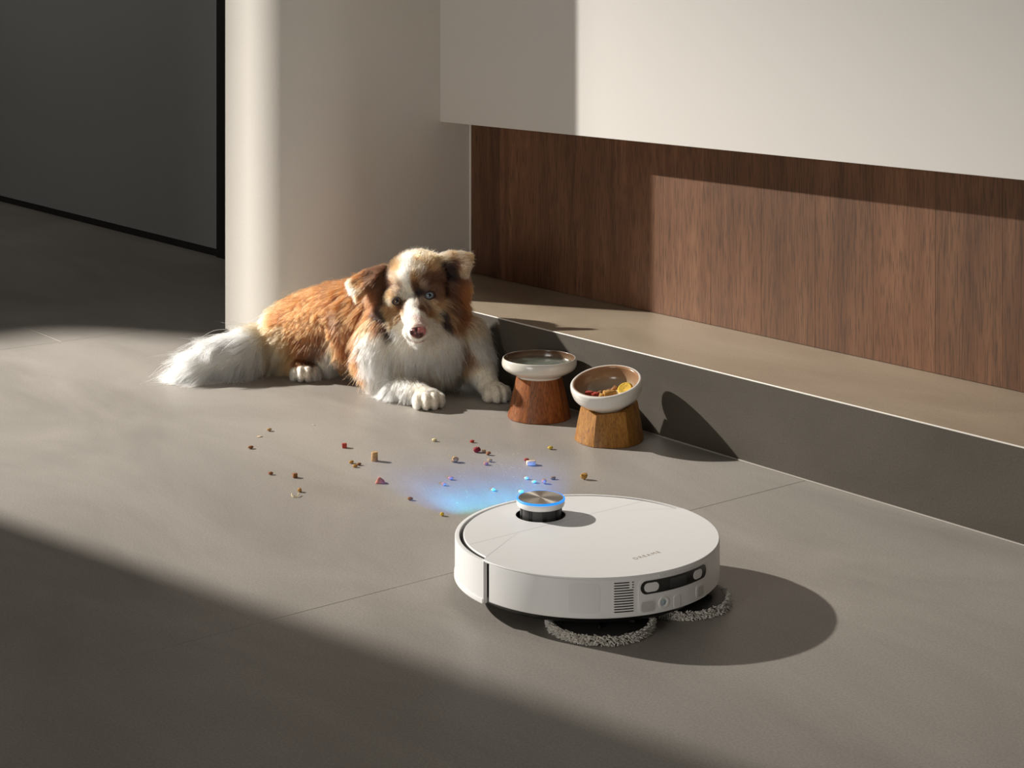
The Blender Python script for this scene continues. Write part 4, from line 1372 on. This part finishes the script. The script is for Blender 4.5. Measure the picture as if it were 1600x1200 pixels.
m, nt, b = new_mat('dog eye')
at = nt.nodes.new('ShaderNodeAttribute'); at.attribute_name = 'tint'
nt.links.new(at.outputs['Color'], b.inputs['Base Color'])
b.inputs['Roughness'].default_value = 0.06
b.inputs['Coat Weight'].default_value = 1.0
b.inputs['Coat Roughness'].default_value = 0.02
M['eye'] = m
M['lid'] = plain('dark eye rim', (0.035, 0.018, 0.014), 0.5)
look = (CAMP - Vector(eye_pos[0])).normalized()
for (a, b2_, iris, lab), e in zip(EYES, eye_pos):
    bm = bmesh.new()
    bmesh.ops.create_uvsphere(bm, u_segments=40, v_segments=48, radius=0.0096)
    me = bpy.data.meshes.new('eye'); bm.to_mesh(me); bm.free(); shade(me, 180)
    def fn(c, iris=iris):
        t = math.degrees(math.acos(max(-1, min(1, c.z / 0.0096))))
        if t < 22: return (0.004, 0.004, 0.005)
        if t < 47:
            k = (t - 22) / 25
            s = 0.85 + 0.3 * math.sin(18 * math.atan2(c.y, c.x))
            return tuple(x * s * (0.75 + 0.4 * k) for x in iris)
        if t < 56: return (0.02, 0.014, 0.012)
        return (0.10, 0.07, 0.06)
    disc_col(me, fn)
    eo = from_me('eye', me, M['eye'], dog)
    Rq = look.to_track_quat('Z', 'Y').to_matrix().to_4x4() @ Matrix.Rotation(math.radians(8), 4, 'Z')
    ctr = Vector(e) - look * 0.0050
    eo.matrix_local = Matrix.Translation(ctr - dog.location) @ Rq
    tag(eo, lab)
    # dark rim of the lids
    bm = bmesh.new()
    n1, n2 = 40, 8
    rings = []
    for i in range(n1):
        t = 2 * math.pi * i / n1
        ex = 0.0082; ey = 0.0060
        c = Vector((ex * math.cos(t), ey * math.sin(t), 0.0058 - 0.0012 * abs(math.cos(t))))
        o_ = Vector((math.cos(t), math.sin(t), 0))
        rings.append([bm.verts.new(c + (o_ * math.cos(2 * math.pi * k / n2) + Vector((0, 0, 1)) * math.sin(2 * math.pi * k / n2)) * 0.0024) for k in range(n2)])
    for i in range(n1):
        for k in range(n2):
            bm.faces.new((rings[i][k], rings[(i + 1) % n1][k], rings[(i + 1) % n1][(k + 1) % n2], rings[i][(k + 1) % n2]))
    lo = from_bm('eyelid', bm, M['lid'], dog, 180)
    lo.matrix_local = Matrix.Translation(ctr - dog.location) @ Rq

# ---- nose leather with nostrils, lip line
m, nt, b = new_mat('mottled nose leather')
tc = nt.nodes.new('ShaderNodeTexCoord')
ns = nt.nodes.new('ShaderNodeTexNoise'); ns.inputs['Scale'].default_value = 85; ns.inputs['Detail'].default_value = 2
nt.links.new(tc.outputs['Object'], ns.inputs['Vector'])
cr = nt.nodes.new('ShaderNodeValToRGB')
cr.color_ramp.elements[0].position = 0.47; cr.color_ramp.elements[0].color = (0.075, 0.022, 0.020, 1)
cr.color_ramp.elements[1].position = 0.58; cr.color_ramp.elements[1].color = (0.50, 0.17, 0.15, 1)
nt.links.new(ns.outputs['Fac'], cr.inputs['Fac']); nt.links.new(cr.outputs['Color'], b.inputs['Base Color'])
b.inputs['Roughness'].default_value = 0.30
M['nose'] = m
bm = bmesh.new()
bmesh.ops.create_icosphere(bm, subdivisions=4, radius=1.0)
for v in bm.verts:
    x, y, z = v.co          # x right, y forward(away), z up
    wx = 0.0158 * (1 + 0.22 * z)
    co = Vector((x * wx, y * 0.0120, z * 0.0118))
    # middle groove, nostrils
    co.y += 0.0022 * math.exp(-(x / 0.10) ** 2) * (1 if y < 0 else 0)
    for s in (-1, 1):
        dd = ((x - s * 0.50) / 0.26) ** 2 + ((z + 0.12 + 0.25 * (abs(x) - 0.5)) / 0.30) ** 2
        if y < 0: co.y += 0.0062 * math.exp(-dd)
    v.co = co
no = from_bm('nose', bm, M['nose'], dog, 180)
Bm = Matrix(((SA, -CA, 0), (CA, SA, 0), (0, 0, 1))).to_4x4()
no.matrix_local = Matrix.Translation(nose_c - dog.location) @ Bm @ Matrix.Rotation(math.radians(-6), 4, 'Y') @ Matrix.Rotation(math.radians(-12), 4, 'X')
tag(no, 'pink and dark mottled nose')
M['lip'] = plain('pink lip', (0.42, 0.17, 0.14), 0.5)
lp = []
for px, py in ((641, 531), (645, 533.5), (650, 535), (655, 535), (660, 533), (665, 530)):
    loc, n = hit(px, py)
    if (loc - CAMP).dot(rf(0, 1)) < 3.285: lp.append(loc - n * 0.0004)
cv = bpy.data.curves.new('lip', 'CURVE'); cv.dimensions = '3D'
sp = cv.splines.new('BEZIER'); sp.bezier_points.add(len(lp) - 1)
for bp_, p in zip(sp.bezier_points, lp):
    bp_.co = p - dog.location; bp_.handle_left_type = bp_.handle_right_type = 'AUTO'
cv.bevel_depth = 0.0015; cv.bevel_resolution = 2
so_ = bpy.data.objects.new('lip_src', cv); COL.objects.link(so_)
bpy.context.view_layer.update()
me = bpy.data.meshes.new_from_object(so_.evaluated_get(bpy.context.evaluated_depsgraph_get()))
bpy.data.objects.remove(so_)
from_me('lips', me, M['lip'], dog, 180)
